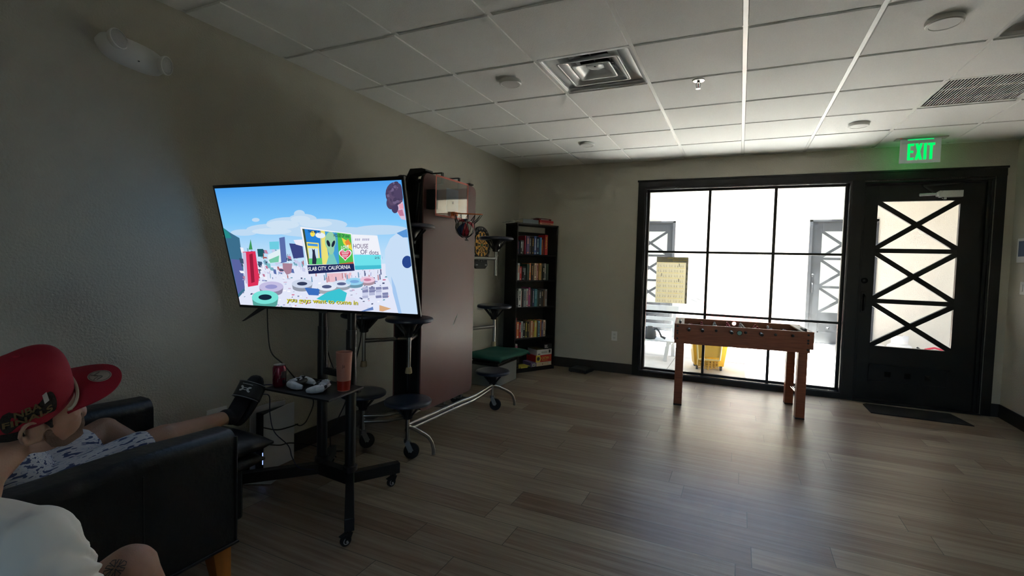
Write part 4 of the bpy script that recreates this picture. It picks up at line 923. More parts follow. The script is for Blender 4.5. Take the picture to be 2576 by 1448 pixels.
# ------------------------------------------------------------------ television on its wheeled stand
PX, PY_ = (.560, .800), (-3.822, -3.842)
t = thing('tv_stand', 'black wheeled TV stand with two poles and a small tray', 'tv stand', (.68, -3.83, 0))
for x, y in zip(PX, PY_):
    m = MB(); m.cyl((x, y, .08), (x, y, .95), .029, seg=24); m.cyl((x, y, .95), (x, y, 1.62), .024, seg=24); m.build('pole', BLACKM, t, world=True)
    MB().lathe([(.031, 0), (.040, .004), (.040, .03), (.031, .036)], (x, y, .145), seg=24).build('pole_collar', BLACKM, t, world=True)
MB().bar((PX[0], PY_[0], .110), (PX[1], PY_[1], .110), .05, .075).build('base_crossbar', BLACKM, t, world=True, bevel=.002)
MB().bar((PX[0], PY_[0], .690), (PX[1], PY_[1], .690), .03, .035).build('upper_crossbar', BLACKM, t, world=True, bevel=.002)
ends = [((.800, -3.842), (1.165, -4.215)), ((.800, -3.842), (.955, -3.605)), ((.560, -3.822), (.205, -4.205)), ((.560, -3.822), (.415, -3.600))]
for (a, b) in ends:
    MB().bar((a[0], a[1], .108), (b[0], b[1], .108), .045, .062).build('leg', BLACKM, t, world=True, bevel=.003)
    d = (Vector(b)-Vector(a)).normalized(); c = Vector((b[0]-d.x*.03, b[1]-d.y*.03, 0)); ax = Vector((-d.y, d.x, 0)); off = Vector((-.3, -.95, 0)).normalized()*.018; w0 = c+off
    m = MB(); m.cyl(c+Vector((0, 0, .08)), c+Vector((0, 0, .062)), .014, seg=14); axl = Vector((.95, -.3, 0)).normalized()
    for q in (-1, 1): m.bar(c+axl*q*.014+Vector((0, 0, .066)), w0+axl*q*.014+Vector((0, 0, .024)), .003, .026, up=(-.3, -.95, 0))
    m.bar(c+Vector((0, 0, .064)), c+off*2.6+Vector((0, 0, .050)), .022, .004)
    cs = m.build('caster', BLACKM, t, world=True)
    o = MB().cyl(w0+Vector((0, 0, .026))-axl*.009-Vector((.68, -3.83, 0)), w0+Vector((0, 0, .026))+axl*.009-Vector((.68, -3.83, 0)), .026, seg=24).build('wheel', RUBBER, cs, bevel=.003)
    hub = MB(); cc = w0+Vector((0, 0, .026))-Vector((.68, -3.83, 0))
    for q in (-1, 1): hub.lathe([(.012, 0), (.016, .001), (.016, .002), (.012, .003)], cc+axl*q*.0095, axl*q, 20); hub.cyl(cc+axl*q*.009, cc+axl*q*.0185, .005, seg=10)
    hub.build('wheel_hub', mat('white_hub', (.35, .35, .36), .4), cs)
tray = MB().prism([(.498, -4.153), (.959, -4.150), (.916, -3.868), (.455, -3.872)], (0, 0, .640), (1, 0, 0), (0, 1, 0), .010).build('tray', mat('black_tray', (.010, .010, .010), .55), t, world=True, bevel=.001)
MB().bar((.490, -3.88, .628), (.90, -3.88, .628), .02, .022).build('tray_bracket', BLACKM, t, world=True)
MB().box(.42, .94, -3.895, -3.862, 1.20, 1.26).box(.42, .94, -3.895, -3.862, 1.48, 1.54).build('mounting_plate', BLACKM, t, world=True, smooth=False)
for x in (.47, .88): MB().bar((x, -3.915, 1.14), (x, -4.035, 1.62), .03, .02, up=(0, -1, 0)).build('mounting_arm', BLACKM, t, world=True)

TVM = Matrix(((.994, -.106, .012, .653), (.106, .967, -.231, -3.985), (.013, .231, .973, 1.397), (0, 0, 0, 1)))
ex = Vector((.994, .106, .013)).normalized(); en = Vector((.106, -.967, -.231)); en = (en-ex*en.dot(ex)).normalized(); eu = ex.cross(-en)
TVM = Matrix(((ex.x, -en.x, eu.x), (ex.y, -en.y, eu.y), (ex.z, -en.z, eu.z)))
t = thing('television', 'large flat television showing an outdoor video with yellow subtitle', 'television', (.717, -4.041, 1.3957), rot=TVM.to_euler())
W2, H2 = .6014, .350
m = MB(); m.box(-W2, W2, 0, .014, -H2, H2); m.build('bezel', mat('tv_black', (.008, .008, .009), .3), t, bevel=.002)
m = MB(); m.box(-.45, .45, .014, .045, -.30, .12); m.build('rear_housing', BLACKP, t, bevel=.01)
m = MB(); m.prism([(-.46, -.345), (-.405, -.345), (-.610, -.442), (-.625, -.442)], (0, .03, 0), (1, 0, 0), (0, 0, 1), .02); m.build('stand_foot', BLACKP, t, bevel=.002)
m = MB(); m.box(-.025, .025, -.003, 0, -H2-.006, -H2+.004); put_text(m, 'onn', (0, -.0034, -.354), (1, 0, 0), (0, 0, 1), height=.007, center=True); m.build('logo_tab', mat('tv_logo_grey', (.06, .06, .06), .5), t, smooth=False)
# the picture: flat shapes on the screen, drawn from their corner positions in a frontal view
import numpy as np
def homog(src, dst):
    A = []
    for (x, y), (u, v) in zip(src, dst): A += [[x, y, 1, 0, 0, 0, -u*x, -u*y, -u], [0, 0, 0, x, y, 1, -v*x, -v*y, -v]]
    return np.linalg.svd(np.array(A, float))[2][-1].reshape(3, 3)
SW, SH_ = .588, .3325
HM = homog([(85, 190), (1790, 106), (1945, 1355), (320, 1245)], [(-SW, SH_), (SW, SH_), (SW, -SH_), (-SW, -SH_)])
def SP(x, y, lay=0):
    q = HM @ np.array([x, y, 1.0]); a = max(-SW, min(SW, q[0]/q[2])); b = max(-SH_, min(SH_, q[1]/q[2])); return (a, -.0015-.00022*lay, b)
def srgb(r, g, b): return tuple(((c/255)/12.92 if c/255 <= .04045 else ((c/255+.055)/1.055)**2.4) for c in (r, g, b))
skm = bpy.data.materials.new('screen_sky'); skm.use_nodes = True; n_ = skm.node_tree; n_.nodes.clear()
tc = n_.nodes.new('ShaderNodeTexCoord'); sp = n_.nodes.new('ShaderNodeSeparateXYZ'); mr = n_.nodes.new('ShaderNodeMapRange'); cr = n_.nodes.new('ShaderNodeValToRGB'); em = n_.nodes.new('ShaderNodeEmission'); oo = n_.nodes.new('ShaderNodeOutputMaterial')
n_.links.new(tc.outputs['Object'], sp.inputs[0]); n_.links.new(sp.outputs[2], mr.inputs[0]); mr.inputs[1].default_value = -.06; mr.inputs[2].default_value = .343
n_.links.new(mr.outputs[0], cr.inputs[0]); cr.color_ramp.elements[0].color = (*srgb(196, 225, 248), 1); cr.color_ramp.elements[1].color = (*srgb(72, 160, 240), 1)
e_ = cr.color_ramp.elements.new(.5); e_.color = (*srgb(128, 200, 250), 1)
n_.links.new(cr.outputs[0], em.inputs[0]); n_.links.new(em.outputs[0], oo.inputs[0])
PAL = []; PMI = {}
def pc(c):
    if c == 'sky': k = 'sky'; mt = skm
    else: k = c; mt = emis('screen_%02x%02x%02x' % c, srgb(*c), 1.0)
    if k not in PMI: PMI[k] = len(PAL); PAL.append(mt)
    return PMI[k]
S = MB()
def poly(c, pts, lay): S.slot(pc(c)); S.face([SP(x, y, lay) for x, y in pts])
def ell(c, x, y, a, b, lay, rot=0, n=20):
    poly(c, [(x+a*math.cos(2*PI*i/n)*math.cos(rot)-b*math.sin(2*PI*i/n)*math.sin(rot), y+a*math.cos(2*PI*i/n)*math.sin(rot)+b*math.sin(2*PI*i/n)*math.cos(rot)) for i in range(n)], lay)
def stxt(c, s, x, y, w_, h_, lay, slope=0, bold=0):
    S.slot(pc(c)); vs, fs = text_geo(s, 1, bold); xs = [v[0] for v in vs]; ys = [v[1] for v in vs]
    X0, X1, Y0, Y1 = min(xs), max(xs), min(ys), max(ys); kx = w_/(X1-X0); ky = h_/(Y1-Y0)
    S.add([SP(x+(a-X0)*kx, y+(a-X0)*kx*slope-(b-Y0)*ky, lay) for a, b in vs], fs)
poly('sky', [(85, 190), (1790, 106), (1945, 1355), (320, 1245)], 0)
CLD = (206, 226, 244); CL2 = (190, 218, 243)
for x, y, a, b in ((620, 560, 250, 50), (760, 510, 210, 60), (880, 470, 130, 50), (1050, 520, 240, 55), (850, 420, 50, 35), (455, 475, 35, 18), (1600, 570, 260, 45), (350, 590, 120, 30), (1150, 590, 500, 50)): ell(CL2, x, y, a, b, 1)
for x, y, a, b in ((700, 520, 150, 40), (860, 470, 90, 32), (1000, 510, 150, 36), (600, 580, 180, 30)): ell(CLD, x, y, a, b, 2)
poly((226, 231, 249), [(190, 880), (700, 900), (1840, 880), (1960, 1360), (300, 1250)], 3)       # pale ground
poly((60, 110, 140), [(160, 545), (225, 590), (310, 640), (345, 900), (360, 1120), (300, 1180), (240, 900)], 4)
poly((40, 140, 140), [(160, 545), (215, 590), (240, 640), (185, 640)], 5); poly((90, 100, 160), [(235, 830), (330, 840), (360, 1090), (300, 1150)], 6)
rs = random.Random(5)
for k in range(90):
    x, y = rs.uniform(330, 900), rs.uniform(740, 1010); c = rs.choice([(190, 120, 150), (90, 110, 170), (240, 240, 250), (120, 170, 190), (60, 80, 110), (200, 205, 235), (170, 100, 100), (120, 190, 200)])
    dx, dy = rs.uniform(4, 26), rs.uniform(6, 30); poly(c, [(x-dx, y-dy), (x+dx*.6, y-dy*.8), (x+dx, y+dy), (x-dx*.4, y+dy*.7)], 5+(k % 3))
for k in range(330):
    x, y = rs.uniform(330, 1660), rs.uniform(770, 1290)
    if 860 < x < 1365 and y < 975: continue
    c = rs.choice([(110, 120, 160), (250, 250, 255), (170, 190, 225), (90, 150, 170), (200, 170, 200), (150, 150, 200), (60, 70, 110), (210, 120, 150), (236, 236, 250)]); h_ = rs.uniform(6, 26)*(1.3 if y < 1000 else .5); w_ = rs.uniform(2, 6)*(1 if y < 1000 else 5); a_ = rs.uniform(-8, 8)
    poly(c, [(x, y), (x+w_, y), (x+w_+a_, y+h_), (x+a_, y+h_)], 7+(k % 2))
poly((222, 50, 90), [(340, 765), (455, 760), (490, 1000), (480, 1070), (390, 1085), (365, 900)], 9); poly((150, 30, 60), [(400, 790), (430, 780), (450, 1040), (420, 1050)], 10); poly((200, 190, 220), [(340, 770), (370, 770), (390, 1060), (370, 1050)], 10)
poly((60, 150, 90), [(395, 745), (412, 650), (430, 745)], 10)
poly((110, 205, 225), [(580, 675), (668, 672), (668, 742), (585, 745)], 9); poly((225, 240, 245), [(565, 795), (680, 740), (695, 860), (575, 870)], 9); poly((120, 200, 170), [(575, 840), (670, 800), (665, 860), (590, 868)], 10)
poly((30, 90, 100), [(470, 740), (525, 740), (525, 810), (480, 810)], 9); poly((60, 70, 130), [(760, 690), (880, 700), (895, 820), (800, 830)], 9); poly((90, 110, 170), [(670, 640), (720, 630), (740, 860), (690, 870)], 10); poly((235, 235, 250), [(800, 660), (880, 655), (890, 720), (820, 700)], 10)
poly((170, 130, 150), [(700, 870), (790, 875), (780, 960), (740, 980), (705, 930)], 10)
# the painted board
poly((245, 245, 250), [(862, 540), (1332, 603), (1358, 890), (925, 892)], 11); poly((40, 130, 215), [(880, 556), (1050, 574), (1075, 885), (935, 885)], 12)
poly((235, 225, 120), [(1040, 573), (1130, 584), (1160, 884), (1060, 885)], 12); poly((70, 160, 215), [(1085, 580), (1200, 594), (1220, 884), (1130, 885)], 13); poly((80, 190, 80), [(1180, 590), (1325, 610), (1350, 870), (1215, 884)], 13)
poly((240, 215, 70), [(1240, 640), (1325, 690), (1340, 760), (1260, 700)], 14); poly((230, 140, 60), [(1270, 680), (1300, 650), (1330, 700), (1290, 720)], 15); poly((60, 80, 60), [(880, 556), (900, 560), (950, 880), (935, 884)], 14)
ell((245, 225, 90), 975, 603, 22, 26, 14); ell((230, 240, 250), 1045, 618, 45, 26, 14, .1); poly((240, 225, 110), [(918, 678), (1030, 688), (1045, 868), (935, 870)], 14); poly((70, 150, 220), [(928, 690), (1022, 698), (1024, 720), (930, 712)], 15); poly((200, 225, 240), [(935, 735), (1026, 738), (1030, 830), (945, 832)], 15)
poly((40, 45, 70), [(972, 880), (975, 775), (970, 738), (984, 752), (994, 740), (1000, 790), (1012, 840), (1008, 882)], 16)
poly((90, 200, 120), [(940, 830), (1060, 825), (1065, 885), (945, 885)], 15)
ell((150, 205, 170), 1138, 670, 50, 85, 16); ell((150, 205, 170), 1145, 740, 30, 55, 16); poly((120, 200, 190), [(1100, 885), (1130, 780), (1165, 780), (1205, 885)], 15)
ell((30, 40, 60), 1120, 692, 14, 32, 17, -.35); ell((30, 40, 60), 1165, 696, 13, 32, 17, .35)
def heart(c, x, y, s, lay): poly(c, [(x+s*.06*16*math.sin(q)**3, y-s*.06*(13*math.cos(q)-5*math.cos(2*q)-2*math.cos(3*q)-math.cos(4*q))) for q in [2*PI*i/28 for i in range(28)]], lay)
heart((245, 245, 250), 1275, 795, 62, 16); heart((215, 60, 90), 1275, 795, 52, 17)
for k in range(4): poly((245, 240, 245), [(1238+k*3, 768+k*15), (1312-k*6, 770+k*15), (1311-k*6, 776+k*15), (1240+k*3, 774+k*15)], 18)
stxt((20, 20, 60), 'TAKE ME TO', 932, 590, 118, 22, 18, .10, .02); stxt((20, 30, 70), 'HOUSE OF dots', 1168, 632, 145, 30, 18, .06, .01); stxt((245, 248, 250), 'LOVE', 1238, 752, 70, 36, 18, -.15, .02)
poly((190, 100, 70), [(1215, 880), (1350, 862), (1353, 885), (1215, 890)], 15)
poly((30, 40, 90), [(928, 892), (1355, 880), (1362, 945), (940, 972)], 17); stxt((240, 245, 250), 'SLAB CITY, CALIFORNIA', 938, 950, 385, 42, 19, -.045, .01)
poly((240, 242, 250), [(1335, 610), (1570, 622), (1605, 800), (1358, 792)], 12); poly((110, 225, 235), [(1350, 800), (1600, 802), (1608, 925), (1365, 935)], 12); poly((70, 190, 210), [(1360, 900), (1606, 895), (1608, 930), (1365, 938)], 13)
[poly((178, 178, 206), [(1365+k*17, 648), (1377+k*17, 648), (1375+k*17, 668), (1363+k*17, 668)], 14) for k in range(8) if k != 3]; stxt((90, 60, 110), 'HOUSE', 1348, 740, 138, 42, 15); stxt((70, 60, 110), 'OF dots', 1415, 792, 168, 42, 15, .05); stxt((60, 60, 90), '25', 1545, 838, 46, 20, 15)
poly((232, 190, 200), [(1105, 970), (1330, 962), (1325, 1040), (1110, 1050)], 8)
for k in range(26):
    x = rs.uniform(940, 1640); y = rs.uniform(950, 1040); poly(rs.choice([(90, 100, 140), (230, 230, 245), (120, 160, 190), (190, 140, 150)]), [(x, y-30), (x+10, y-28), (x+16, y+20), (x+4, y+22)], 9)
for (x, y, a, b, c, c2) in ((600, 1085, 110, 48, (196, 190, 226), (150, 150, 205)), (545, 1180, 120, 62, (120, 225, 215), (20, 40, 60)), (880, 1060, 95, 40, (205, 215, 235), (50, 60, 90)), (1105, 1090, 90, 38, (225, 232, 246), (80, 90, 130)), (1240, 1065, 85, 34, (215, 226, 244), (90, 100, 140)), (1360, 1045, 85, 34, (150, 210, 240), (120, 170, 220)), (1480, 1030, 70, 30, (235, 200, 220), (200, 130, 160))):
    poly(tuple(int(q*.72) for q in c), [(x-a, y), (x+a, y), (x+a*.9, y+b*1.1), (x-a*.9, y+b*1.1)], 10); ell(tuple(int(q*.72) for q in c), x, y+b*1.0, a*.92, b*.8, 10); ell(c, x, y, a, b, 12); ell(c2, x, y, a*.5, b*.42, 13)
poly((60, 110, 190), [(900, 1095), (1040, 1110), (1030, 1170), (940, 1165)], 11); poly((60, 195, 210), [(1010, 1200), (1110, 1140), (1220, 1110), (1290, 1150), (1270, 1230), (1130, 1240)], 12)
for k in range(16): x = 1430+(k % 4)*62; y = 1100+(k//4)*26; poly(rs.choice([(225, 228, 245), (180, 185, 215), (130, 135, 175), (205, 210, 235)]), [(x, y), (x+54, y-4), (x+58, y+20), (x+4, y+24)], 12)
poly((225, 226, 245), [(1000, 1240), (1330, 1180), (1500, 1270), (1440, 1330), (1000, 1300)], 11); poly((100, 130, 190), [(1420, 1320), (1530, 1280), (1535, 1310), (1450, 1335)], 12); poly((215, 170, 130), [(1590, 1265), (1700, 1300), (1620, 1325), (1590, 1320)], 12)
# person at the right edge of the picture, seen only in part
poly((200, 222, 246), [(1740, 610), (1690, 650), (1640, 760), (1650, 980), (1720, 1130), (1780, 1365), (1960, 1365), (1840, 560)], 14); poly((165, 200, 240), [(1700, 1000), (1740, 1100), (1800, 1360), (1770, 1360), (1715, 1150)], 15); poly((90, 150, 215), [(1750, 600), (1850, 560), (1862, 640), (1810, 640)], 15)
ell((40, 70, 140), 1850, 868, 48, 58, 16); poly((214, 190, 215), [(1725, 260), (1790, 200), (1840, 480), (1795, 470), (1750, 400)], 15); poly((160, 110, 135), [(1748, 300), (1800, 292), (1806, 312), (1752, 318)], 16); poly((226, 160, 180), [(1770, 330), (1812, 322), (1818, 372), (1778, 378)], 16); poly((190, 120, 150), [(1755, 390), (1805, 380), (1820, 440), (1780, 440)], 16)
ell((78, 66, 98), 1735, 235, 88, 110, 16); ell((78, 66, 98), 1700, 320, 45, 60, 16)
for k in range(40): a = rs.uniform(1.2, 4.9); ell(rs.choice([(70, 60, 90), (90, 75, 105), (110, 95, 130)]), 1745+86*math.cos(a)*rs.uniform(.4, 1), 235+108*math.sin(a)*rs.uniform(.4, 1), rs.uniform(8, 20), rs.uniform(8, 18), 17+k % 3)
ell((70, 60, 95), 1735, 370, 32, 45, 16)
stxt((60, 60, 20), 'you guys want to come in', 745, 1240, 650, 52, 19, .056, .02); stxt((222, 216, 60), 'you guys want to come in', 741, 1237, 650, 52, 21, .056, .01)
S.build('screen', PAL, t, smooth=False, merge=False)

# ------------------------------------------------------------------ things on the tray, cables, console
TZ = .6505
t = thing('soda_can', 'dark red and black soda can standing on the TV stand tray', 'can', (.535, -4.09, TZ), .4)
MB().lathe([(0, .002), (.026, 0), (.031, .008), (.033, .014), (.033, .103), (.027, .117)], seg=36).build('can_body', mat('can_maroon', (.16, .008, .03), .25, metal=.35), t)
MB().lathe([(.027, .117), (.0275, .120), (.0255, .120), (.024, .115), (0, .115)], seg=36).build('can_lid', mat('aluminium', (.6, .6, .6), .3, metal=1), t)
m = MB()
for k, (a0, a1, z0_, z1_) in enumerate(((-2.4, -1.3, .05, .085), (-2.2, -1.5, .02, .04), (-1.1, -.5, .03, .09), (-.3, .2, .015, .06), (-1.9, -1.7, .09, .10), (.5, 1.4, .02, .09))): m.lathe([(.0334, z0_), (.0334, z1_)], seg=8, a0=a0, a1=a1)
m.build('label_print', mat('can_black_print', (.012, .010, .014), .35), t)
m = MB()
for k in range(9):
    a = -2.5+.28*k; z_ = .03+.018*((k*5) % 4); m.add([(.0338*math.cos(a+q[0]), .0338*math.sin(a+q[0]), z_+q[1]) for q in ((0, 0), (.05, 0), (.16, .022), (.11, .022))], [(0, 1, 2, 3)])
m.build('pale_print', mat('can_pale_print', (.30, .22, .24), .4), t, smooth=False)
t = thing('tumbler', 'tall translucent pink plastic cup one third full of red drink', 'cup', (.880, -3.975, TZ))
CUP = mat('frosted_pink_plastic', (.62, .27, .20), .35); CUP.node_tree.nodes['Principled BSDF'].inputs['Transmission Weight'].default_value = .25
MB().lathe([(0, .002), (.031, .0), (.033, .004), (.0365, .090), (.0415, .205), (.0405, .206), (.0355, .090), (.031, .006), (0, .006)], seg=44).build('cup_body', CUP, t)
MB().lathe([(.0312, .0035), (.0334, .0042), (.0354, .054), (.0346, .0545)], seg=40).build('drink', mat('red_drink', (.30, .02, .01), .25), t)
m = MB()
vs, fs = text_geo('Jus', 1, .0); m.add([((.0398+.0002)*math.cos(-1.0+x*.30), (.0398+.0002)*math.sin(-1.0+x*.30), .128+y*.024) for x, y in vs], fs)
m.build('marker_name', mat('black_marker', (.01, .01, .01), .6), t, smooth=False)
PAD = mat('controller_white', (.55, .57, .62), .35)
def gamepad(loc, rz, lab):
    t = thing('game_controller', lab, 'game controller', loc, rz, 'white game controllers on the tray')
    t.scale = (.88, .88, .88); m = MB()
    for s in (-1, 1): m.tube([(s*.030, .018, .030), (s*.052, .012, .031), (s*.064, -.015, .028), (s*.066, -.045, .022), (s*.058, -.072, .017)], [.017, .024, .024, .020, .013], 14)
    m.tube([(-.05, .012, .030), (.05, .012, .030)], .019, 14); bd_ = m.build('shell', PAD, t, angle=180)
    md = bd_.modifiers.new('r', 'REMESH'); md.mode = 'VOXEL'; md.voxel_size = .0028; md = bd_.modifiers.new('s', 'SMOOTH'); md.iterations = 6; md.factor = .6
    m = MB(); m.box(-.030, .030, -.020, .030, .034, .052); m.build('touchpad', PAD, t, bevel=.005)
    m = MB(); m.tube([(-.044, -.022, .034), (-.02, -.032, .036), (.02, -.032, .036), (.044, -.022, .034)], .014, 12); m.build('centre_cover', BLACKP, t)
    for s in (-1, 1):
        m = MB(); m.cyl((s*.026, -.022, .046), (s*.026, -.022, .058), .006, seg=12); m.cyl((s*.026, -.022, .058), (s*.026, -.022, .062), .011, seg=20); m.build('thumbstick', BLACKP, t, bevel=.001)
        m = MB(); m.box(s*.050-.013, s*.050+.013, .022, .036, .030, .046); m.build('trigger', BLACKP, t, bevel=.004)
        m = MB()
        for q in range(4): m.cyl((s*.054+.008*math.cos(q*PI/2), .006+.008*math.sin(q*PI/2), .050), (s*.054+.008*math.cos(q*PI/2), .006+.008*math.sin(q*PI/2), .0565), .0038, seg=10)
        m.build('buttons', PAD, t)
gamepad((.625, -4.050, TZ+.0), 1.85, 'white game controller on the tray nearest the soda can')
gamepad((.800, -4.040, TZ+.0), -1.05, 'white game controller on the tray nearest the pink cup')
def cable(pts, r, lab, mt=None, n=6):
    P_ = [Vector(p) for p in pts]; out_ = []
    for i in range(len(P_)-1):
        p0, p1, p2, p3 = P_[max(i-1, 0)], P_[i], P_[i+1], P_[min(i+2, len(P_)-1)]
        for k in range(n):
            u = k/n; out_.append(.5*((2*p1)+(-p0+p2)*u+(2*p0-5*p1+4*p2-p3)*u*u+(-p0+3*p1-3*p2+p3)*u**3))
    out_.append(P_[-1]); o = MB().tube(out_, r, 6).build('cable', mt or RUBBER); tag(o, lab, 'cable', 'cables around the TV stand'); return o
cable([(.186, -3.90, 1.06), (.193, -3.90, .904), (.222, -3.90, .774), (.325, -3.90, .713), (.402, -3.88, .633), (.46, -3.80, .50), (.30, -3.70, .32), (.20, -3.662, .25), (.14, -3.655, .245)], .0035, 'black cable hanging from the left of the television past the tray')
BLC = mat('dark_blue_cable', (.015, .018, .06), .5)
cable([(.52, -4.09, .655), (.46, -4.13, .655), (.42, -4.12, .60), (.337, -4.0, .549), (.345, -4.0, .446), (.381, -4.0, .347), (.495, -4.0, .287), (.527, -4.0, .225), (.56, -3.98, .165), (.62, -3.93, .148)], .0028, 'dark blue charging cable drooping from the tray to the stand base', BLC)
cable([(.13, -3.88, .29), (.15, -3.80, .255), (.155, -3.71, .247), (.16, -3.655, .25)], .004, 'short black cable running across the face of the console')
cable([(.16, -3.90, .20), (.17, -3.80, .16), (.16, -3.71, .142), (.18, -3.56, .08), (.22, -3.46, .012), (.30, -3.40, .006)], .004, 'black cable from the console to the floor by the baseboard')
cable([(.52, -3.76, 1.05), (.512, -3.76, .883), (.556, -3.77, .759), (.60, -3.78, .70)], .003, 'thin cable hanging between the two TV stand poles')
cable([(.80, -3.76, 1.10), (.772, -3.74, .90), (.745, -3.74, .784), (.70, -3.74, .63), (.67, -3.75, .50), (.60, -3.75, .37), (.52, -3.72, .29), (.40, -3.6, .10), (.34, -3.5, .006)], .0035, 'black cable slanting down behind the pink cup to the floor')
t = thing('game_console', 'tall white and black game console standing upright by the left wall', 'game console', (.075, -3.755, 0), math.radians(3))
CW = mat('console_white', (.50, .52, .56), .4)
def cshape(d): return [(-.125+d, .0), (.118, .0), (.128, .37), (.06, .395), (-.07, .385), (-.128, .375)]
MB().prism([(-.115, .012), (.108, .012), (.115, .36), (-.112, .368)], (-.034, 0, 0), (0, 1, 0), (0, 0, 1), .066).build('core', mat('gloss_black_plastic', (.01, .01, .012), .15), t, bevel=.004)
MB().prism([(-.118, .0), (.112, .0), (.112, .388), (.05, .386), (-.118, .366)], (.036, 0, 0), (0, 1, 0), (0, 0, 1), .006).build('side_plate', CW, t, bevel=.002)
MB().prism([(-.150, .0), (.112, .0), (.112, .388), (.0, .402), (-.150, .398)], (-.044, 0, 0), (0, 1, 0), (0, 0, 1), .006).build('side_plate', CW, t, bevel=.002)
MB().box(.029, .0335, -.1195, -.117, .05, .125).build('light_bar', emis('console_light', (.35, .5, 1), 1.4), t, smooth=False)
m = MB(); m.prism([(.17, -4.03), (.30, -3.96), (.27, -3.87), (.15, -3.93)], (0, 0, .004), (1, 0, 0), (0, 1, 0), .002); o = m.build('paper_card', mat('white_card', (.40, .41, .42), .7), smooth=False); tag(o, 'small white card lying on the floor in front of the console', 'card')

# ------------------------------------------------------------------ black leather armchair and cushions
LGW = mat('orange_brown_wood', (.42, .16, .03), .45, var=.15, vscale=5, stretch=(10, 10, 1))
t = thing('armchair', 'black leather armchair with tapered wooden legs against the left wall', 'armchair', (.52, -5.05, 0))
def arm_shape(x0, x1, z0, z1):
    P_ = []; r = min(.05, (x1-x0)/2-.01)
    P_ += [(x0, z0), (x1, z0)]
    for q in range(7): a = PI/2*q/6; P_.append((x1-r+r*math.cos(a), z1-r+r*math.sin(a)))
    for q in range(7): a = PI/2+PI/2*q/6; P_.append((x0+r+r*math.cos(a), z1-r+r*math.sin(a)))
    return P_
def soft_arm(x0, x1, y0, y1, z0, z1):
    m = MB(); n = 24
    prof = arm_shape(x0, x1, z0, z1); k = len(prof); vs = []
    for i in range(n+1):
        u = i/n; y = y0+(y1-y0)*u; bulge = .010*math.sin(u*PI); e = 1-.02*(u > .97)-.02*(u < .03)
        for a, b in prof: vs.append(((a-(x0+x1)/2)*e+(x0+x1)/2+(bulge*(1 if a > (x0+x1)/2 else -1)*(b > z0+.05)), y, b+(.005*math.sin(9*u+2))*(b > z1-.1)))
    m.add(vs, [(i*k+j, i*k+(j+1) % k, (i+1)*k+(j+1) % k, (i+1)*k+j) for i in range(n) for j in range(k)]+[tuple(range(k-1, -1, -1)), tuple(range(n*k, n*k+k))]); return m
soft_arm(.735, .895, -5.50, -4.575, .150, .628).build('armrest', LEATHER, t, world=True, angle=60)
soft_arm(.120, .275, -5.50, -4.555, .150, .665).build('armrest', LEATHER, t, world=True, angle=60)
m = MB(); m.tube([(.893, -4.577, .152), (.894, -4.576, .60)], .006, 8); m.tube([(.740, -4.577, .152), (.899, -4.570, .152), (.899, -5.49, .152)], .006, 8); m.build('piping', LEATHER, t, world=True)
MB().box(.275, .735, -5.42, -4.60, .150, .300).build('seat_base', LEATHER, t, bevel=.01, world=True)
MB().box(.280, .730, -5.36, -4.58, .302, .400).build('seat_cushion', LEATHER, t, bevel=.04, world=True)
MB().box(.13, .885, -5.62, -5.40, .150, .78).build('backrest', LEATHER, t, bevel=.05, world=True)
m = MB()
for y in (-5.27, -4.92): m.tube([(.907, y, .16), (.908, y, .57)], .0025, 6)
m.build('seam', LEATHER, t, world=True)
for x, y, sx, sy in ((.850, -4.630, 1, 1), (.165, -4.630, -1, 1), (.850, -5.56, 1, -1), (.165, -5.56, -1, -1)):
    m = MB(); a, b = .038, .026; dx, dy = .012*sx, .012*sy
    m.add([(x-a, y-a, .155), (x+a, y-a, .155), (x+a, y+a, .155), (x-a, y+a, .155), (x-b+dx, y-b+dy, 0), (x+b+dx, y-b+dy, 0), (x+b+dx, y+b+dy, 0), (x-b+dx, y+b+dy, 0)], [(0, 1, 2, 3), (4, 7, 6, 5), (0, 4, 5, 1), (1, 5, 6, 2), (2, 6, 7, 3), (3, 7, 4, 0)])
    m.build('leg', LGW, t, bevel=.002, world=True)
def cushion(x0, x1, y0, y1, z0, z1, lab, rz=0):
    cx, cy = (x0+x1)/2, (y0+y1)/2; m = MB(); n = 20; vs = []; fs = []
    for s in (1, -1):
        for i in range(n+1):
            for j in range(n+1):
                u, v = 2*i/n-1, 2*j/n-1; h = (1-abs(u)**4)*(1-abs(v)**4); pin = 1-.05*(1-abs(u*v))*(1)
                vs.append((u*(x1-x0)/2*(1-.05*(1-v*v)*abs(u)), v*(y1-y0)/2*(1-.05*(1-u*u)*abs(v)), (z1-z0)/2+s*((z1-z0)/2*(.12+.88*h**.5))))
    N_ = (n+1)**2
    for s in (0, 1):
        for i in range(n):
            for j in range(n): a = s*N_+i*(n+1)+j; fs.append((a, a+n+1, a+n+2, a+1))
    rim = [(i, 0) for i in range(n)]+[(n, j) for j in range(n)]+[(n-i, n) for i in range(n)]+[(0, n-j) for j in range(n)]
    idx = [i*(n+1)+j for i, j in rim]
    for k in range(len(idx)): a, b = idx[k], idx[(k+1) % len(idx)]; fs.append((a, b, N_+b, N_+a))
    m.add(vs, fs); o = m.build('leather_cushion', LEATHER, angle=60); o.location = (cx, cy, z0); o.rotation_euler.z = rz; tag(o, lab, 'cushion', 'black leather cushions stacked in front of the armchair'); return o
t = thing('footstool', 'low black leather footstool in front of the armchair under two cushions', 'footstool', (.44, -4.40, 0))
MB().box(-.13, .11, -.125, .10, .03, .30).build('body', LEATHER, t, bevel=.015)
for x in (-.10, .08):
    for y in (-.10, .07): MB().cyl((x, y, 0), (x, y, .035), .015, seg=12).build('foot', BLACKP, t)
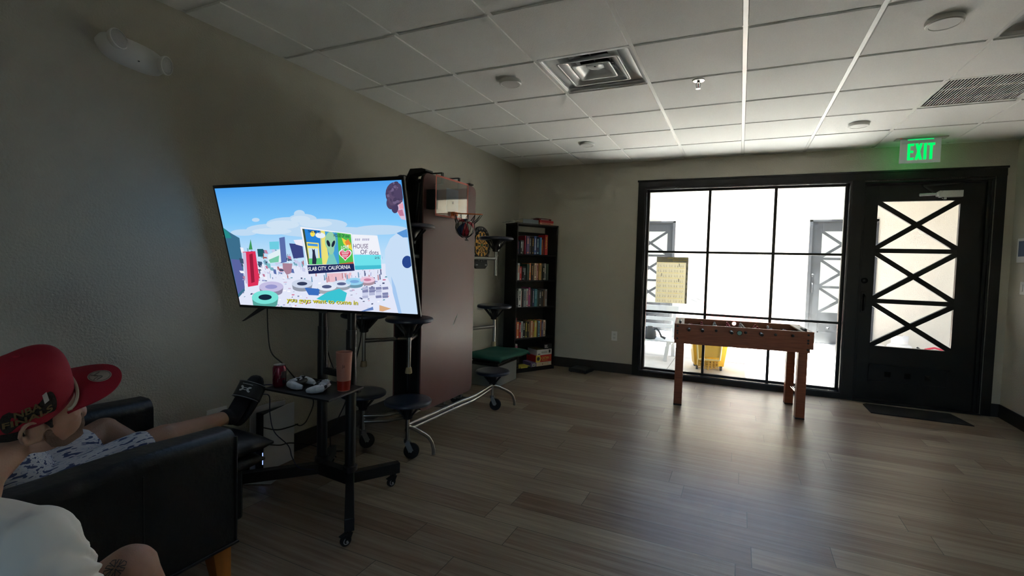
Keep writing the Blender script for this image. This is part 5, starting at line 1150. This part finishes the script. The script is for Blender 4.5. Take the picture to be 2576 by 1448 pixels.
cushion(.26, .665, -4.545, -4.275, .302, .388, 'lower black leather cushion of the pair in front of the armchair', .05)
cushion(.25, .715, -4.545, -4.262, .390, .482, 'upper black leather cushion under the raised foot', 0)
# ------------------------------------------------------------------ people
def organic(mb, voxel, smooth=6, fac=.6, name='tmp', push=0):
    """union of overlapping volumes, remeshed into one continuous skin; returns mesh data"""
    o = mb.build(name, [], None, smooth=False, merge=False)
    md = o.modifiers.new('r', 'REMESH'); md.mode = 'VOXEL'; md.voxel_size = voxel
    md = o.modifiers.new('s', 'SMOOTH'); md.iterations = smooth; md.factor = fac
    dg = bpy.context.evaluated_depsgraph_get(); me = bpy.data.meshes.new_from_object(o.evaluated_get(dg)); old = o.data
    bpy.data.objects.remove(o); bpy.data.meshes.remove(old)
    me.materials.clear(); me.shade_smooth(); return me
def place(me, name, mt, parent):
    me.name = name; mts = mt if isinstance(mt, (list, tuple)) else [mt]
    for q in mts: me.materials.append(q)
    o = bpy.data.objects.new(name, me); COL.objects.link(o)
    if parent is not None: o.parent = parent; o.matrix_parent_inverse = parent.matrix_basis.inverted()
    return o
def limb(m, pts, rs, seg=18, n=5):
    """tapered limb with rounded joints; pts are joints and in-between shape points"""
    pts = [Vector(p) for p in pts]; P_, R2 = [], []
    for i in range(len(pts)-1):
        for k in range(n): u = k/n; P_.append(pts[i].lerp(pts[i+1], u)); R2.append(rs[i]*(1-u)+rs[i+1]*u)
    P_.append(pts[-1]); R2.append(rs[-1]); m.tube(P_, R2, seg)
    for p, r in zip(pts, rs): m.ball(p, r*.995, 14, 8)
def hand(m, wrist, d, palm_n, side, curl=.5, k=1.0):
    """palm, four fingers of different length bent at two knuckles and a thumb from the side of the palm"""
    d = Vector(d).normalized(); pn = Vector(palm_n); pn = (pn-d*pn.dot(d)).normalized(); s = d.cross(pn)*side; w = Vector(wrist)
    m.ball(w+d*.045*k, (.034*k, .030*k, .030*k), 14, 8)
    for q in (-.026, -.009, .009, .026): limb(m, [w+s*q*.5*k, w+d*.088*k+s*q*k], [.017*k, .0125*k], 10, 3)
    for q, L_ in ((-.028, .062), (-.0095, .076), (.0095, .080), (.028, .070)):
        p = w+d*.088*k+s*q*k; a = 0; pts = [p]; rr = [.0098*k]
        for j, f_ in enumerate((.45, .30, .25)):
            a += curl*(.5+.35*j); dd = d*math.cos(a)+pn*math.sin(a); p = p+dd*L_*f_*k; pts.append(p); rr.append((.0088, .0080, .0068)[j]*k)
        limb(m, pts, rr, 10, 3)
    p = w+d*.028*k+s*.028*k; t1 = (d*.6+s*.75+pn*.25).normalized(); t2 = (d*.85+s*.35+pn*.35).normalized()
    limb(m, [p, p+t1*.036*k, p+t1*.036*k+t2*.032*k, p+t1*.036*k+t2*.056*k], [.014*k, .012*k, .010*k, .0080*k], 10, 3)
SKIN = mat('skin_light', (.38, .22, .165), .5, bump=.12, bscale=260, sss=.15)
SKIN2 = mat('skin_tan', (.30, .165, .105), .5, bump=.12, bscale=220, sss=.12, var=.06, vscale=9)
TEE = mat('white_cotton', (.78, .78, .77), .9)
HAIRM = mat('dark_short_hair', (.018, .013, .010), .8, bump=1.0, bscale=420)
BEARD = mat('brown_beard_stubble', (.22, .135, .095), .85, bump=1.0, bscale=500)
INK = mat('tattoo_ink', (.07, .065, .07), .6)
CAPR = mat('crimson_wool_cap', (.30, .004, .022), .85, bump=.25, bscale=600)

def head_frame(c, fwd, pitch, roll=0):
    f = Vector((fwd[0], fwd[1], 0)); f.normalize(); r = Vector((f.y, -f.x, 0)); fp = f*math.cos(pitch)+Vector((0, 0, math.sin(pitch))); u = r.cross(fp)
    r2 = r*math.cos(roll)+u*math.sin(roll); u2 = -r*math.sin(roll)+u*math.cos(roll)
    return Matrix(((r2.x, fp.x, u2.x, c[0]), (r2.y, fp.y, u2.y, c[1]), (r2.z, fp.z, u2.z, c[2]), (0, 0, 0, 1)))
def head_volumes(M):
    m = MB()
    m.ball((0, -.012, .030), (.076, .098, .092), 28, 20)           # cranium
    m.ball((0, .030, -.010), (.066, .066, .085), 24, 16)          # face
    m.ball((0, .045, -.075), (.048, .046, .040), 20, 12)          # jaw
    m.ball((0, .078, -.092), (.022, .018, .020), 14, 10)          # chin
    for s in (-1, 1):
        m.ball((s*.042, .055, -.022), (.024, .024, .026), 14, 10)  # cheek
        m.ball((s*.055, .015, -.070), (.020, .038, .026), 14, 10)  # jaw angle
        m.tube([(s*.045, .072, .020), (s*.022, .083, .024), (s*.006, .084, .022)], [.007, .008, .008], 8)  # brow
    for s in (-1, 1): m.ball((s*.034, .044, -.046), (.031, .040, .046), 18, 12); m.ball((s*.056, .022, -.030), (.018, .034, .045), 16, 10)
    m.tube([(0, .090, .020), (0, .102, .000), (0, .112, -.018)], [.008, .010, .012], 10)
    for s in (-1, 1): m.ball((s*.011, .102, -.022), (.009, .010, .007), 10, 8)
    m.ball((0, .093, -.050), (.024, .010, .007), 12, 8); m.ball((0, .092, -.060), (.022, .010, .008), 12, 8)
    for s in (-1, 1):   # ears: outer rim, lobe and bowl
        pts = []
        for i in range(13):
            a = -1.9+4.1*i/12; pts.append((s*(.078+.010*math.sin((a+1.9)/4.1*PI)), -.012-.018*math.cos(a+.15), -.008+.031*math.sin(a+.15)))
        m.tube(pts, [.0055]*10+[.006, .0065, .007], 8); m.ball((s*.0765, -.006, -.010), (.0062, .0172, .0275), 14, 10); m.ball((s*.079, -.002, -.037), (.006, .009, .010), 10, 8)
    return m.xf(M @ Matrix.Scale(1.05, 4))
def eyes(M, parent):
    for s in (-1, 1):
        m = MB(); m.ball((s*.031, .078, .012), .0135, 14, 10); m.xf(M); e = m.build('eye', mat('eye_white', (.6, .58, .55), .25), None, angle=180); 
        m2 = MB(); m2.ball((s*.031, .0855, .012), (.0065, .0065, .0065), 12, 8); m2.xf(M); i_ = m2.build('iris', mat('iris_brown', (.05, .025, .012), .2), None, angle=180)
        for o in (e,): o.parent = parent; o.matrix_parent_inverse = parent.matrix_basis.inverted()
        i_.parent = e

# --- person 1: seated in the left foreground, seen from behind, cap and white tee
Fd = Vector((-.44, .90, 0)).normalized(); Rd = Vector((Fd.y, -Fd.x, 0)); Up = Vector((0, 0, 1))
HC1 = Vector((1.204, -5.314, .968)); HM1 = head_frame(HC1, (.18, .97), math.radians(9), math.radians(-25)); HS1 = HM1 @ Matrix.Scale(1.05, 4)
S1 = Vector((1.218, -5.440, .715)); PV = S1-Fd*.16; PV.z = .36
SR, SL = S1+Rd*.165-Up*.015, S1-Rd*.165-Up*.01
HR, HL = PV+Rd*.10, PV-Rd*.10
KR, KL = Vector((1.410, -5.206, .552)), Vector((1.02, -5.22, .38))
AR, AL = Vector((1.38, -5.02, .09)), Vector((1.05, -4.99, .09))
ER, WR = Vector((1.49, -5.38, .470)), Vector((1.515, -5.200, .520))
EL, WL = Vector((.985, -5.45, .475)), Vector((1.02, -5.30, .46))
NK = Vector((1.215, -5.405, .835))
b = head_volumes(HM1)
b.tube([S1-Fd*.01-Up*.02, NK-Fd*.012, HM1 @ Vector((0, -.030, -.060))], [.066, .058, .060], 18)
limb(b, [PV, PV.lerp(S1, .5)-Fd*.02, S1-Up*.06], [.135, .125, .125])
b.ball(S1-Up*.05, (.16, .11, .10), 20, 12, rot=(0, 0, math.atan2(Rd.y, Rd.x)))
for a, sh, e, w in ((1, SR, ER, WR), (-1, SL, EL, WL)):
    limb(b, [sh, sh.lerp(e, .5), e], [.058, .048, .042]); limb(b, [e, e.lerp(w, .35), w], [.042, .040, .027])
for hp, k_, an in ((HR, KR, AR), (HL, KL, AL)):
    limb(b, [hp, hp.lerp(k_, .5), k_], [.090, .080, .064]); limb(b, [k_, k_.lerp(an, .35)-Fd*.012, an], [.060, .056, .038])
    limb(b, [an-Up*.02-Fd*.03, an+Fd*.10-Up*.05, an+Fd*.18-Up*.062], [.040, .034, .022])
hand(b, WR, Vector((.35, .55, -.10)), (0, 0, -1), -1, .35); hand(b, WL, Fd*.9-Up*.3, (0, 0, -1), 1, .4)
P1 = place(organic(b, .0048, 5, .5), 'person', SKIN, None)
tag(P1, 'seated person in a red cap and white t-shirt, seen from behind, left foreground', 'person')
eyes(HS1, P1)
def child(me_or_mb, name, mt, parent, **k):
    if isinstance(me_or_mb, MB): o = me_or_mb.build(name, mt, None, **k)
    else: o = place(me_or_mb, name, mt, None)
    o.parent = parent; return o
# t-shirt: torso, sleeves, collar, with folds
b = MB()
limb(b, [PV+Up*.03, PV.lerp(S1, .5)-Fd*.03, S1-Up*.07], [.168, .158, .148])
b.ball(S1-Up*.055-Fd*.01, (.178, .126, .108), 24, 14, rot=(0, 0, math.atan2(Rd.y, Rd.x)))
b.tube([S1-Up*.01, S1.lerp(NK, .42)], [.100, .074], 20)
for sh, e in ((SR, ER), (SL, EL)):
    k1 = sh.lerp(e, .72); limb(b, [sh+Up*.004, sh.lerp(e, .4), k1], [.074, .074, .077])
for i in range(6):         # ridges running from the armpit across the back and down the sleeve
    a = S1+Rd*(.175-.012*i)-Fd*(.085)-Up*(.055+.036*i); c_ = a-Rd*.17+Up*(.055-.014*i)-Fd*.018; b.tube([a, (a*2+c_)/3-Fd*.022+Up*.006, (a+c_)/2-Fd*.020, c_], [.018, .020, .015, .006], 8)
for i in range(5):
    k0 = SR.lerp(ER, .06+.15*i); dx = (ER-SR).normalized(); ax_ = Vector((-Fd.x, -Fd.y, 0)); pts = [k0+(Rd*math.cos(q)+ax_*math.sin(q))*.072+dx*(.020*math.sin(q*1.6+i)+.01*q) for q in (-.9, -.3, .3, .9, 1.5, 2.1)]; b.tube(pts, [.004, .010, .014, .013, .010, .004], 8)
b.tube([S1+Up*.018-Fd*.01, S1.lerp(SR, .55)+Up*.022-Fd*.01, SR+Up*.004], [.082, .070, .062], 16); b.ball(S1-Fd*.035+Up*.030, (.095, .085, .070), 18, 12)
b.ball(SR+Rd*.055+Up*.008, (.026, .032, .018), 12, 8)
tsm = organic(b, .0055, 3, .5); ARM = SR-Up*.10-Fd*.03; nv = [v.normal.copy() for v in tsm.vertices]
sdir = (ER-SR).normalized()
def ridge(x): x = abs((x % 1)*2-1); return x*x*(3-2*x)
for v, nn_ in zip(tsm.vertices, nv):       # creases fanning out from the armpit, rolls along the sleeve and the back
    d_ = v.co-ARM; rho = d_.length; th = math.atan2(d_.z, d_.dot(Rd)-d_.dot(Fd)); q_ = v.co-S1; e_ = (v.co-SR).dot(sdir)
    w1 = math.exp(-((rho-.10)/.09)**2); fold = .026*w1*ridge(th*1.5+.35*math.sin(rho*20))
    low = min(1, max(0, -q_.z-.02)/.06); fold += .018*low*ridge(q_.z*7+q_.dot(Rd)*4+.3*math.sin(q_.dot(Rd)*17))
    if e_ > .02 and (v.co-SR).dot(Rd) > -.05: fold += .016*min(1, (e_-.02)/.05)*ridge(e_*9+(v.co-SR).dot(Fd)*6+.3*math.sin(e_*30))
    v.co = v.co+nn_*(fold*.62-.003)
tsm.update(); TS = child(tsm, 't_shirt', TEE, P1); md = TS.modifiers.new('s', 'SMOOTH'); md.iterations = 4; md.factor = .5
m = MB(); cN = S1.lerp(NK, .52); n_c = (NK-S1).normalized()+Fd*.25; n_c.normalize(); xx, yy_, _ = frame_for(n_c)
m.tube([cN+(xx*math.cos(2*PI*i/28)+yy_*math.sin(2*PI*i/28))*.071 for i in range(29)], .0065, 8, caps=False); child(m, 'collar', TEE, P1)
# black shorts
b = MB(); b.ball(PV, (.165, .15, .12), 20, 12, rot=(0, 0, math.atan2(Rd.y, Rd.x)))
for hp, k_ in ((HR, KR), (HL, KL)): limb(b, [hp, hp.lerp(k_, .66)], [.108, .092])
child(organic(b, .007, 4, .5), 'shorts', mat('black_jersey_shorts', (.010, .010, .011), .85), P1)
# shoes
for an in (AR, AL):
    b = MB(); limb(b, [an-Up*.045-Fd*.04, an+Fd*.10-Up*.048, an+Fd*.20-Up*.055], [.044, .042, .030]); child(organic(b, .006, 3), 'shoe', RUBBER, P1)
# hair under the cap at the nape and sideburn, beard along the jaw
def shell(vol, M, grow, voxel=.004):
    b_ = MB(); vol(b_); b_.xf(M); return organic(b_, voxel, 4, .5)
def hair_v(b_):
    b_.ball((0, -.020, .020), (.079, .096, .085), 26, 16, zmin=-.86, zmax=.9); b_.ball((0, -.045, -.025), (.066, .060, .050), 20, 12)
    for s in (-1, 1): b_.tube([(s*.070, .010, .03), (s*.075, .020, .02), (s*.073, .024, -.02)], [.010, .006, .004], 8)
child(shell(hair_v, HS1, 0), 'hair', HAIRM, P1)
def beard_v(b_):
    b_.ball((0, .049, -.079), (.0485, .047, .037), 20, 12, zmin=-1, zmax=.45); b_.ball((0, .079, -.094), (.0225, .0175, .0205), 14, 10)
    for s in (-1, 1):
        b_.tube([(s*.071, .016, -.020), (s*.070, .018, -.045), (s*.064, .024, -.069), (s*.050, .044, -.087), (s*.023, .076, -.099)], [.007, .010, .0145, .0165, .0155], 12)
    b_.tube([(-.032, .074, -.062), (-.026, .084, -.046), (0, .0925, -.041), (.026, .084, -.046), (.032, .074, -.062)], [.005, .004, .004, .004, .005], 8)
child(shell(beard_v, HS1, 0), 'beard', BEARD, P1)
# cap
def crown_pt(a, u, h=0):
    sa = math.sin(a); fr = max(0, sa); ex_ = .50-.22*fr; rr = math.cos(u*PI/2)**ex_ if u < 1 else 0
    x = (.088+h)*math.cos(a)*rr; y = -.012+(.108+h-.011*fr)*sa*rr+.006*u
    z = -.035*(1-u)*(1 if sa < .2 else 1-(sa-.2)*.9)+.100*math.sin(u*PI/2)**.92+.26*max(-.06, y)*u
    return (x, y, z)
CM = HM1 @ Matrix.Translation((0, 0, .045)) @ Matrix.Rotation(math.radians(2), 4, 'X')
m = MB(); vs = []; fs = []; NS, NR = 48, 16
for i in range(NR+1):
    u = i/NR
    for j in range(NS):
        a = 2*PI*j/NS; vs.append(crown_pt(a, u))
fs = [(i*NS+j, i*NS+(j+1) % NS, (i+1)*NS+(j+1) % NS, (i+1)*NS+j) for i in range(NR) for j in range(NS)]
m.add(vs, fs); m.xf(CM); cap = child(m, 'cap_crown', CAPR, P1, angle=70, solid=.003)
def csub(mb, name, mt, **k):
    o = mb.build(name, mt, None, **k); o.parent = cap; return o
m = MB(); n = 24; vs = []; A, B = .090, .112
for s in (0, 1):
    for i in range(n+1):
        a = PI*i/n; ca, sa = math.cos(a), math.sin(a)
        for j in range(9):
            q = j/8; rx_ = A*(1+.02*q); y0_ = .052+.030*sa; y1_ = y0_+.100*(sa**.70); yv = y0_+(y1_-y0_)*q
            xv = rx_*ca*(1-.10*q*abs(ca)); vs.append((xv, yv, -.006-.016*(xv/.085)**2-.004*q-s*.0035))
k9 = (n+1)*9
for s in (0, 1):
    for i in range(n):
        for j in range(8): a_ = s*k9+i*9+j; fs_ = (a_, a_+9, a_+10, a_+1); m.f.append(list(fs_)); m.m.append(0)
m.v += [Vector(v) for v in vs]
for i in range(n): m.f.append([i*9+8, (i+1)*9+8, k9+(i+1)*9+8, k9+i*9+8]); m.m.append(0)
m.xf(CM); csub(m, 'brim', CAPR, angle=50)
m = MB(); m.tube([((.088)*math.cos(a), .050+.034*math.sin(a)+.004, -.001-.014*math.cos(a)**2) for a in [PI*i/24 for i in range(25)]], .0034, 8); m.xf(CM); csub(m, 'braided_cord', mat('cream_cord', (.50, .44, .34), .8))
def on_brim(x, y, h=.0012): return CM @ Vector((x, y, -.006-.016*(x/.085)**2-.004*((y-.09)/.08)+h))
m = MB(); m.face([on_brim(.004+.024*math.cos(2*PI*i/28), .138+.024*math.sin(2*PI*i/28)) for i in range(28)]); st = csub(m, 'round_sticker', mat('silver_sticker', (.40, .37, .33), .35, metal=.3), smooth=False)
m = MB(); m.tube([on_brim(.004+.021*math.cos(2*PI*i/28), .138+.021*math.sin(2*PI*i/28), .0018) for i in range(29)], .0007, 5); m.tube([on_brim(.004+x, .135+.007*math.sin(x*300), .0018) for x in [-.014+.028*i/12 for i in range(13)]], .0011, 5); m.tube([on_brim(.004+x, .129+.006*math.cos(x*260), .0018) for x in [-.012+.024*i/12 for i in range(13)]], .0009, 5); csub(m, 'sticker_marks', mat('sticker_grey_marks', (.14, .13, .12), .6))
def on_crown(a, z, h=.0025):   # point on the crown side wall: a = angle from right ear towards the brow
    u = math.asin(max(0, min(1, (z/.112)**(1/.92))))*2/PI
    return CM @ Vector(crown_pt(a, u, h))
m = MB(); P_ = []
for q in range(13): a_ = PI/2+PI*q/12; P_.append(on_crown(.05-.40+.09*math.cos(a_), .030+.026*math.sin(a_)-.002, .0035))
for q in range(13): a_ = -PI/2+PI*q/12; P_.append(on_crown(.05+.36+.09*math.cos(a_), .042+.025*math.sin(a_), .0035))
cP = on_crown(.05, .035, .0045)
for q in range(len(P_)): m.face([P_[q], P_[(q+1) % len(P_)], cP])
csub(m, 'embroidered_patch', mat('black_embroidery', (.018, .014, .010), .8, bump=.5, bscale=300), smooth=False)
m = MB()
for s_, a0_, z0_, w_, h_ in (('NBA', -.22, .038, .42, .016), ('FINALS', -.40, .019, .78, .016)):
    vs_, fs_ = text_geo(s_, 1, .03); xs = [v[0] for v in vs_]; ys = [v[1] for v in vs_]; W_ = max(xs)-min(xs); H_ = max(ys)-min(ys)
    m.add([on_crown(a0_+(x-min(xs))/W_*w_, z0_+(y-min(ys))/H_*h_+(x-min(xs))/W_*.006, .0062) for x, y in vs_], fs_)
csub(m, 'patch_lettering', mat('gold_thread', (.13, .085, .03), .7), smooth=False)
m = MB(); m.face([on_crown(a, z, .0068) for a, z in ((.26, .050), (.35, .052), (.35, .072), (.26, .070))]); csub(m, 'small_logo_tab', mat('white_thread', (.42, .40, .42), .7), smooth=False)
m = MB(); m.ball((0, .000, .112), (.007, .007, .003), 12, 8); m.xf(CM); csub(m, 'top_button', CAPR)
# tattoos: thin raised ink lines on the knee and neck
def knee_pt(u, v, r=.0655):   # u across, v up on the upper side of the right thigh
    d = (HR-KR).normalized(); sidev = Rd; nrm = sidev.cross(d).normalized()
    if nrm.z < 0: nrm = -nrm
    sidev = nrm.cross(d).normalized(); ang = u/r
    return KR+d*v+(sidev*math.sin(ang)+nrm*math.cos(ang))*(r+.0012+.10*max(0, v)*.9)
m = MB()
def inkline(pts, rr=.0011): m.tube([knee_pt(*p) for p in pts], rr, 5)
sgn = -1
for k in range(4):
    a = k*PI/2+.35; cu, cv = .016, .012
    def rp(r_, t_): return (cu+r_*math.cos(a+t_), cv+r_*math.sin(a+t_))
    inkline([rp(.003, 0), rp(.020, -.30), rp(.022, 0), rp(.020, .30), rp(.003, 0)]); inkline([rp(.010, .5), rp(.019, .62), rp(.019, .95), rp(.010, 1.1)])
ink1 = m; m = MB()
for k in range(3): inkline([(-.052+.010*k, .050), (-.046+.010*k, .062), (-.052+.012*k, .070)])
o = ink1.build('knee_tattoo', INK, None); o.parent = P1; o = m.build('thigh_tattoo', INK, None); o.parent = P1
# stool he sits on, below the frame
t = thing('leather_stool', 'low black leather seat under the person in the red cap', 'stool', (PV.x, PV.y, 0))
MB().box(-.20, .20, -.22, .20, .08, .250).build('cushion', LEATHER, t, bevel=.03)
for x in (-.17, .17):
    for y in (-.17, .17): MB().cyl((x, y, 0), (x, y, .085), .02, seg=12).build('leg', LGW, t)

# --- person 2: slumped in the armchair, legs out on the cushions
Q = Vector
PV2 = Q((.50, -5.12, .495)); CH2 = Q((.50, -5.30, .86)); HC2 = Q((.50, -5.36, 1.13))
b = head_volumes(head_frame(HC2, (.25, .95), math.radians(-2)))
b.tube([CH2, CH2+Q((0, .01, .12)), HC2+Q((0, -.02, -.06))], [.070, .056, .056], 16)
limb(b, [PV2, PV2.lerp(CH2, .5)-Q((0, .02, 0)), CH2-Q((0, 0, .03))], [.12, .115, .115])
hr, hl = Q((.585, -5.05, .480)), Q((.42, -5.05, .480)); kr, kl = Q((.600, -4.690, .580)), Q((.355, -4.785, .595)); ar, al = Q((.462, -4.345, .540)), Q((.625, -4.655, .495))
limb(b, [hr, hr.lerp(kr, .5), kr], [.088, .074, .054]); limb(b, [kr, kr.lerp(ar, .3)+Q((0, 0, -.008)), ar], [.052, .050, .033])
limb(b, [hl, hl.lerp(kl, .5), kl], [.088, .074, .056]); kk = Q((.47, -4.73, .525)); limb(b, [kl, kk, al], [.054, .050, .034])
ft = (Q((.452, -4.165, .685))-Q((.455, -4.275, .505))); fd = ft.normalized()
limb(b, [ar, Q((.458, -4.295, .530)), Q((.456, -4.245, .60)), Q((.452, -4.180, .685))], [.034, .036, .036, .022])
limb(b, [al, Q((.650, -4.625, .49)), Q((.625, -4.575, .515)), Q((.60, -4.53, .535))], [.034, .036, .030, .020])
sr, sl = CH2+Q((.17, 0, .0)), CH2+Q((-.17, 0, 0)); er, el = Q((.70, -5.38, .62)), Q((.30, -5.38, .66)); wr_, wl_ = Q((.60, -5.20, .66)), Q((.42, -5.20, .68))
for sh, e, w in ((sr, er, wr_), (sl, el, wl_)): limb(b, [sh, sh.lerp(e, .5), e], [.052, .043, .038]); limb(b, [e, e.lerp(w, .4), w], [.038, .035, .025])
hand(b, wr_, (-.9, .3, 0), (0, 0, -1), 1, .5); hand(b, wl_, (.9, .2, 0), (0, 0, -1), -1, .5)
P2 = place(organic(b, .0052, 5, .5), 'person', SKIN2, None)
tag(P2, 'person sunk in the black armchair, legs stretched out in patterned shorts and black slides', 'person')
SHM = bpy.data.materials.new('brushstroke_print_cotton'); SHM.use_nodes = True; n_ = SHM.node_tree; bs = n_.nodes['Principled BSDF']
tc = n_.nodes.new('ShaderNodeTexCoord'); mp = n_.nodes.new('ShaderNodeMapping'); mp.inputs['Rotation'].default_value = (.1, .1, .25); mp.inputs['Scale'].default_value = (60, 13, 60)
ns = n_.nodes.new('ShaderNodeTexNoise'); ns.inputs['Scale'].default_value = 1.5; ns.inputs['Detail'].default_value = 1.5; cr = n_.nodes.new('ShaderNodeValToRGB')
cr.color_ramp.interpolation = 'CONSTANT'; cr.color_ramp.elements[0].color = (.05, .07, .16, 1); cr.color_ramp.elements[1].position = .42; cr.color_ramp.elements[1].color = (.50, .51, .55, 1)
e_ = cr.color_ramp.elements.new(.60); e_.color = (.26, .31, .42, 1); e_ = cr.color_ramp.elements.new(.64); e_.color = (.50, .51, .55, 1)
n_.links.new(tc.outputs['Object'], mp.inputs[0]); n_.links.new(mp.outputs[0], ns.inputs['Vector']); n_.links.new(ns.outputs[0], cr.inputs[0]); n_.links.new(cr.outputs[0], bs.inputs['Base Color']); bs.inputs['Roughness'].default_value = .85
b = MB(); b.ball(PV2, (.165, .15, .13), 20, 12)
limb(b, [hr, hr.lerp(kr, .45), hr.lerp(kr, .76)], [.102, .086, .074]); limb(b, [hl, hl.lerp(kl, .45), hl.lerp(kl, .66)], [.102, .088, .078])
child(organic(b, .006, 3, .5), 'shorts', SHM, P2)
b = MB(); limb(b, [PV2+Q((0, -.02, .06)), PV2.lerp(CH2, .5)-Q((0, .02, 0)), CH2-Q((0, 0, .03))], [.140, .138, .138]); b.ball(CH2-Q((0, 0, .01)), (.19, .12, .10), 20, 12)
for sh, e in ((sr, er), (sl, el)): limb(b, [sh, sh.lerp(e, .6)], [.070, .066])
child(organic(b, .007, 4, .5), 'shirt', SHM, P2)
def hair2(b_): b_.ball((0, -.018, .042), (.082, .102, .090), 24, 14, zmin=-.5, zmax=1)
child(shell(hair2, head_frame(HC2, (.25, .95), math.radians(-2)), 0, .005), 'hair', HAIRM, P2); eyes(head_frame(HC2, (.25, .95), math.radians(-2)), P2)
SOCK = mat('black_sock', (.008, .008, .009), .9, bump=.3, bscale=300)
def foot_gear(pts, heel, toe, side, vis):
    b = MB(); limb(b, pts, [.037, .0385, .039, .039, .027][:len(pts)]); child(organic(b, .0045, 4, .5), 'sock', SOCK, P2)
    # slide sandal: sole follows the underside from heel to toe, with a wide strap
    d = (toe-heel).normalized(); sd = Q((.80, .60, 0)) if vis else Q((1, 0, 0)); sd = (sd-d*sd.dot(d)).normalized(); nn = sd.cross(d).normalized()   # nn: towards the instep
    if nn.y > 0: nn = -nn
    L_ = (toe-heel).length; m = MB(); n = 26; out = []
    for i in range(n):
        a = 2*PI*i/n; v = .5+.5*math.sin(a)*1.0; wv = .050+.012*math.sin(PI*min(1, v*1.1)*.9)*v; out.append((wv*math.cos(a)*1.0*(abs(math.cos(a))**-.25 if abs(math.cos(a)) > .05 else 1), v*L_))
    base_ = heel-nn*.050
    m.add([base_+sd*x+d*y for x, y in out]+[base_+nn*.024+sd*x*1.0+d*y for x, y in out], [tuple(range(n-1, -1, -1)), tuple(range(n, 2*n))]+[(i, (i+1) % n, n+(i+1) % n, n+i) for i in range(n)])
    child(m, 'slide_sole', mat('black_foam_sole', (.010, .010, .010), .6), P2, bevel=.003)
    m = MB(); V0, V1 = .50, .80; ns_ = 14; vs = []
    def strap(q, v, h=0):
        a = PI*q; R1 = .063; return base_+nn*.020+sd*(R1+h)*math.cos(a)+nn*(.090-.014*(v-V0)/(V1-V0)+h)*math.sin(a)**.8+d*(v*L_)
    for i in range(ns_+1):
        for j in range(7): vs.append(strap(i/ns_, V0+(V1-V0)*j/6))
    m.add(vs, [(i*7+j, (i+1)*7+j, (i+1)*7+j+1, i*7+j+1) for i in range(ns_) for j in range(6)]); child(m, 'slide_strap', mat('black_strap', (.012, .012, .012), .55), P2, solid=.004)
    m = MB()
    for v in (V0, V1): m.tube([strap(.08+.84*i/12, v, .003) for i in range(13)], .0026, 6)
    child(m, 'strap_piping', mat('grey_piping', (.16, .16, .165), .6), P2)
    if vis:
        m = MB(); c0 = .5; vv = (V0+V1)/2
        def sp_(x, y): return strap(c0+side*x, vv+y, .0045)
        for s in (-1, 1):
            m.face([sp_(s*a, b_) for a, b_ in ((.025, .012), (.075, .050), (.115, .055), (.130, .030), (.080, .010))]); m.face([sp_(s*a, b_) for a, b_ in ((.025, -.012), (.080, -.010), (.130, -.030), (.115, -.055), (.075, -.050))])
            m.face([sp_(s*a, b_) for a, b_ in ((.0, .026), (.04, .022), (.085, .010), (.085, -.010), (.04, -.022), (.0, -.026), (.0, -.014), (.03, -.010), (.045, 0), (.03, .010), (.0, .014))])
        m.tube([sp_(x, .095) for x in (-.12, -.04, .04, .12)], .0012, 5)
        child(m, 'strap_logo', mat('pale_grey_print', (.50, .50, .50), .6), P2, smooth=False)
foot_gear([ar+Q((-.0, .010, .004)), Q((.460, -4.300, .530)), Q((.457, -4.250, .595)), Q((.454, -4.215, .645)), Q((.450, -4.175, .692))], Q((.461, -4.298, .492)), Q((.448, -4.158, .722)), 1, True)
b = MB(); limb(b, [al, Q((.650, -4.625, .49)), Q((.625, -4.575, .515)), Q((.60, -4.53, .535))], [.037, .040, .034, .024]); child(organic(b, .0045, 4, .5), 'sock', SOCK, P2)
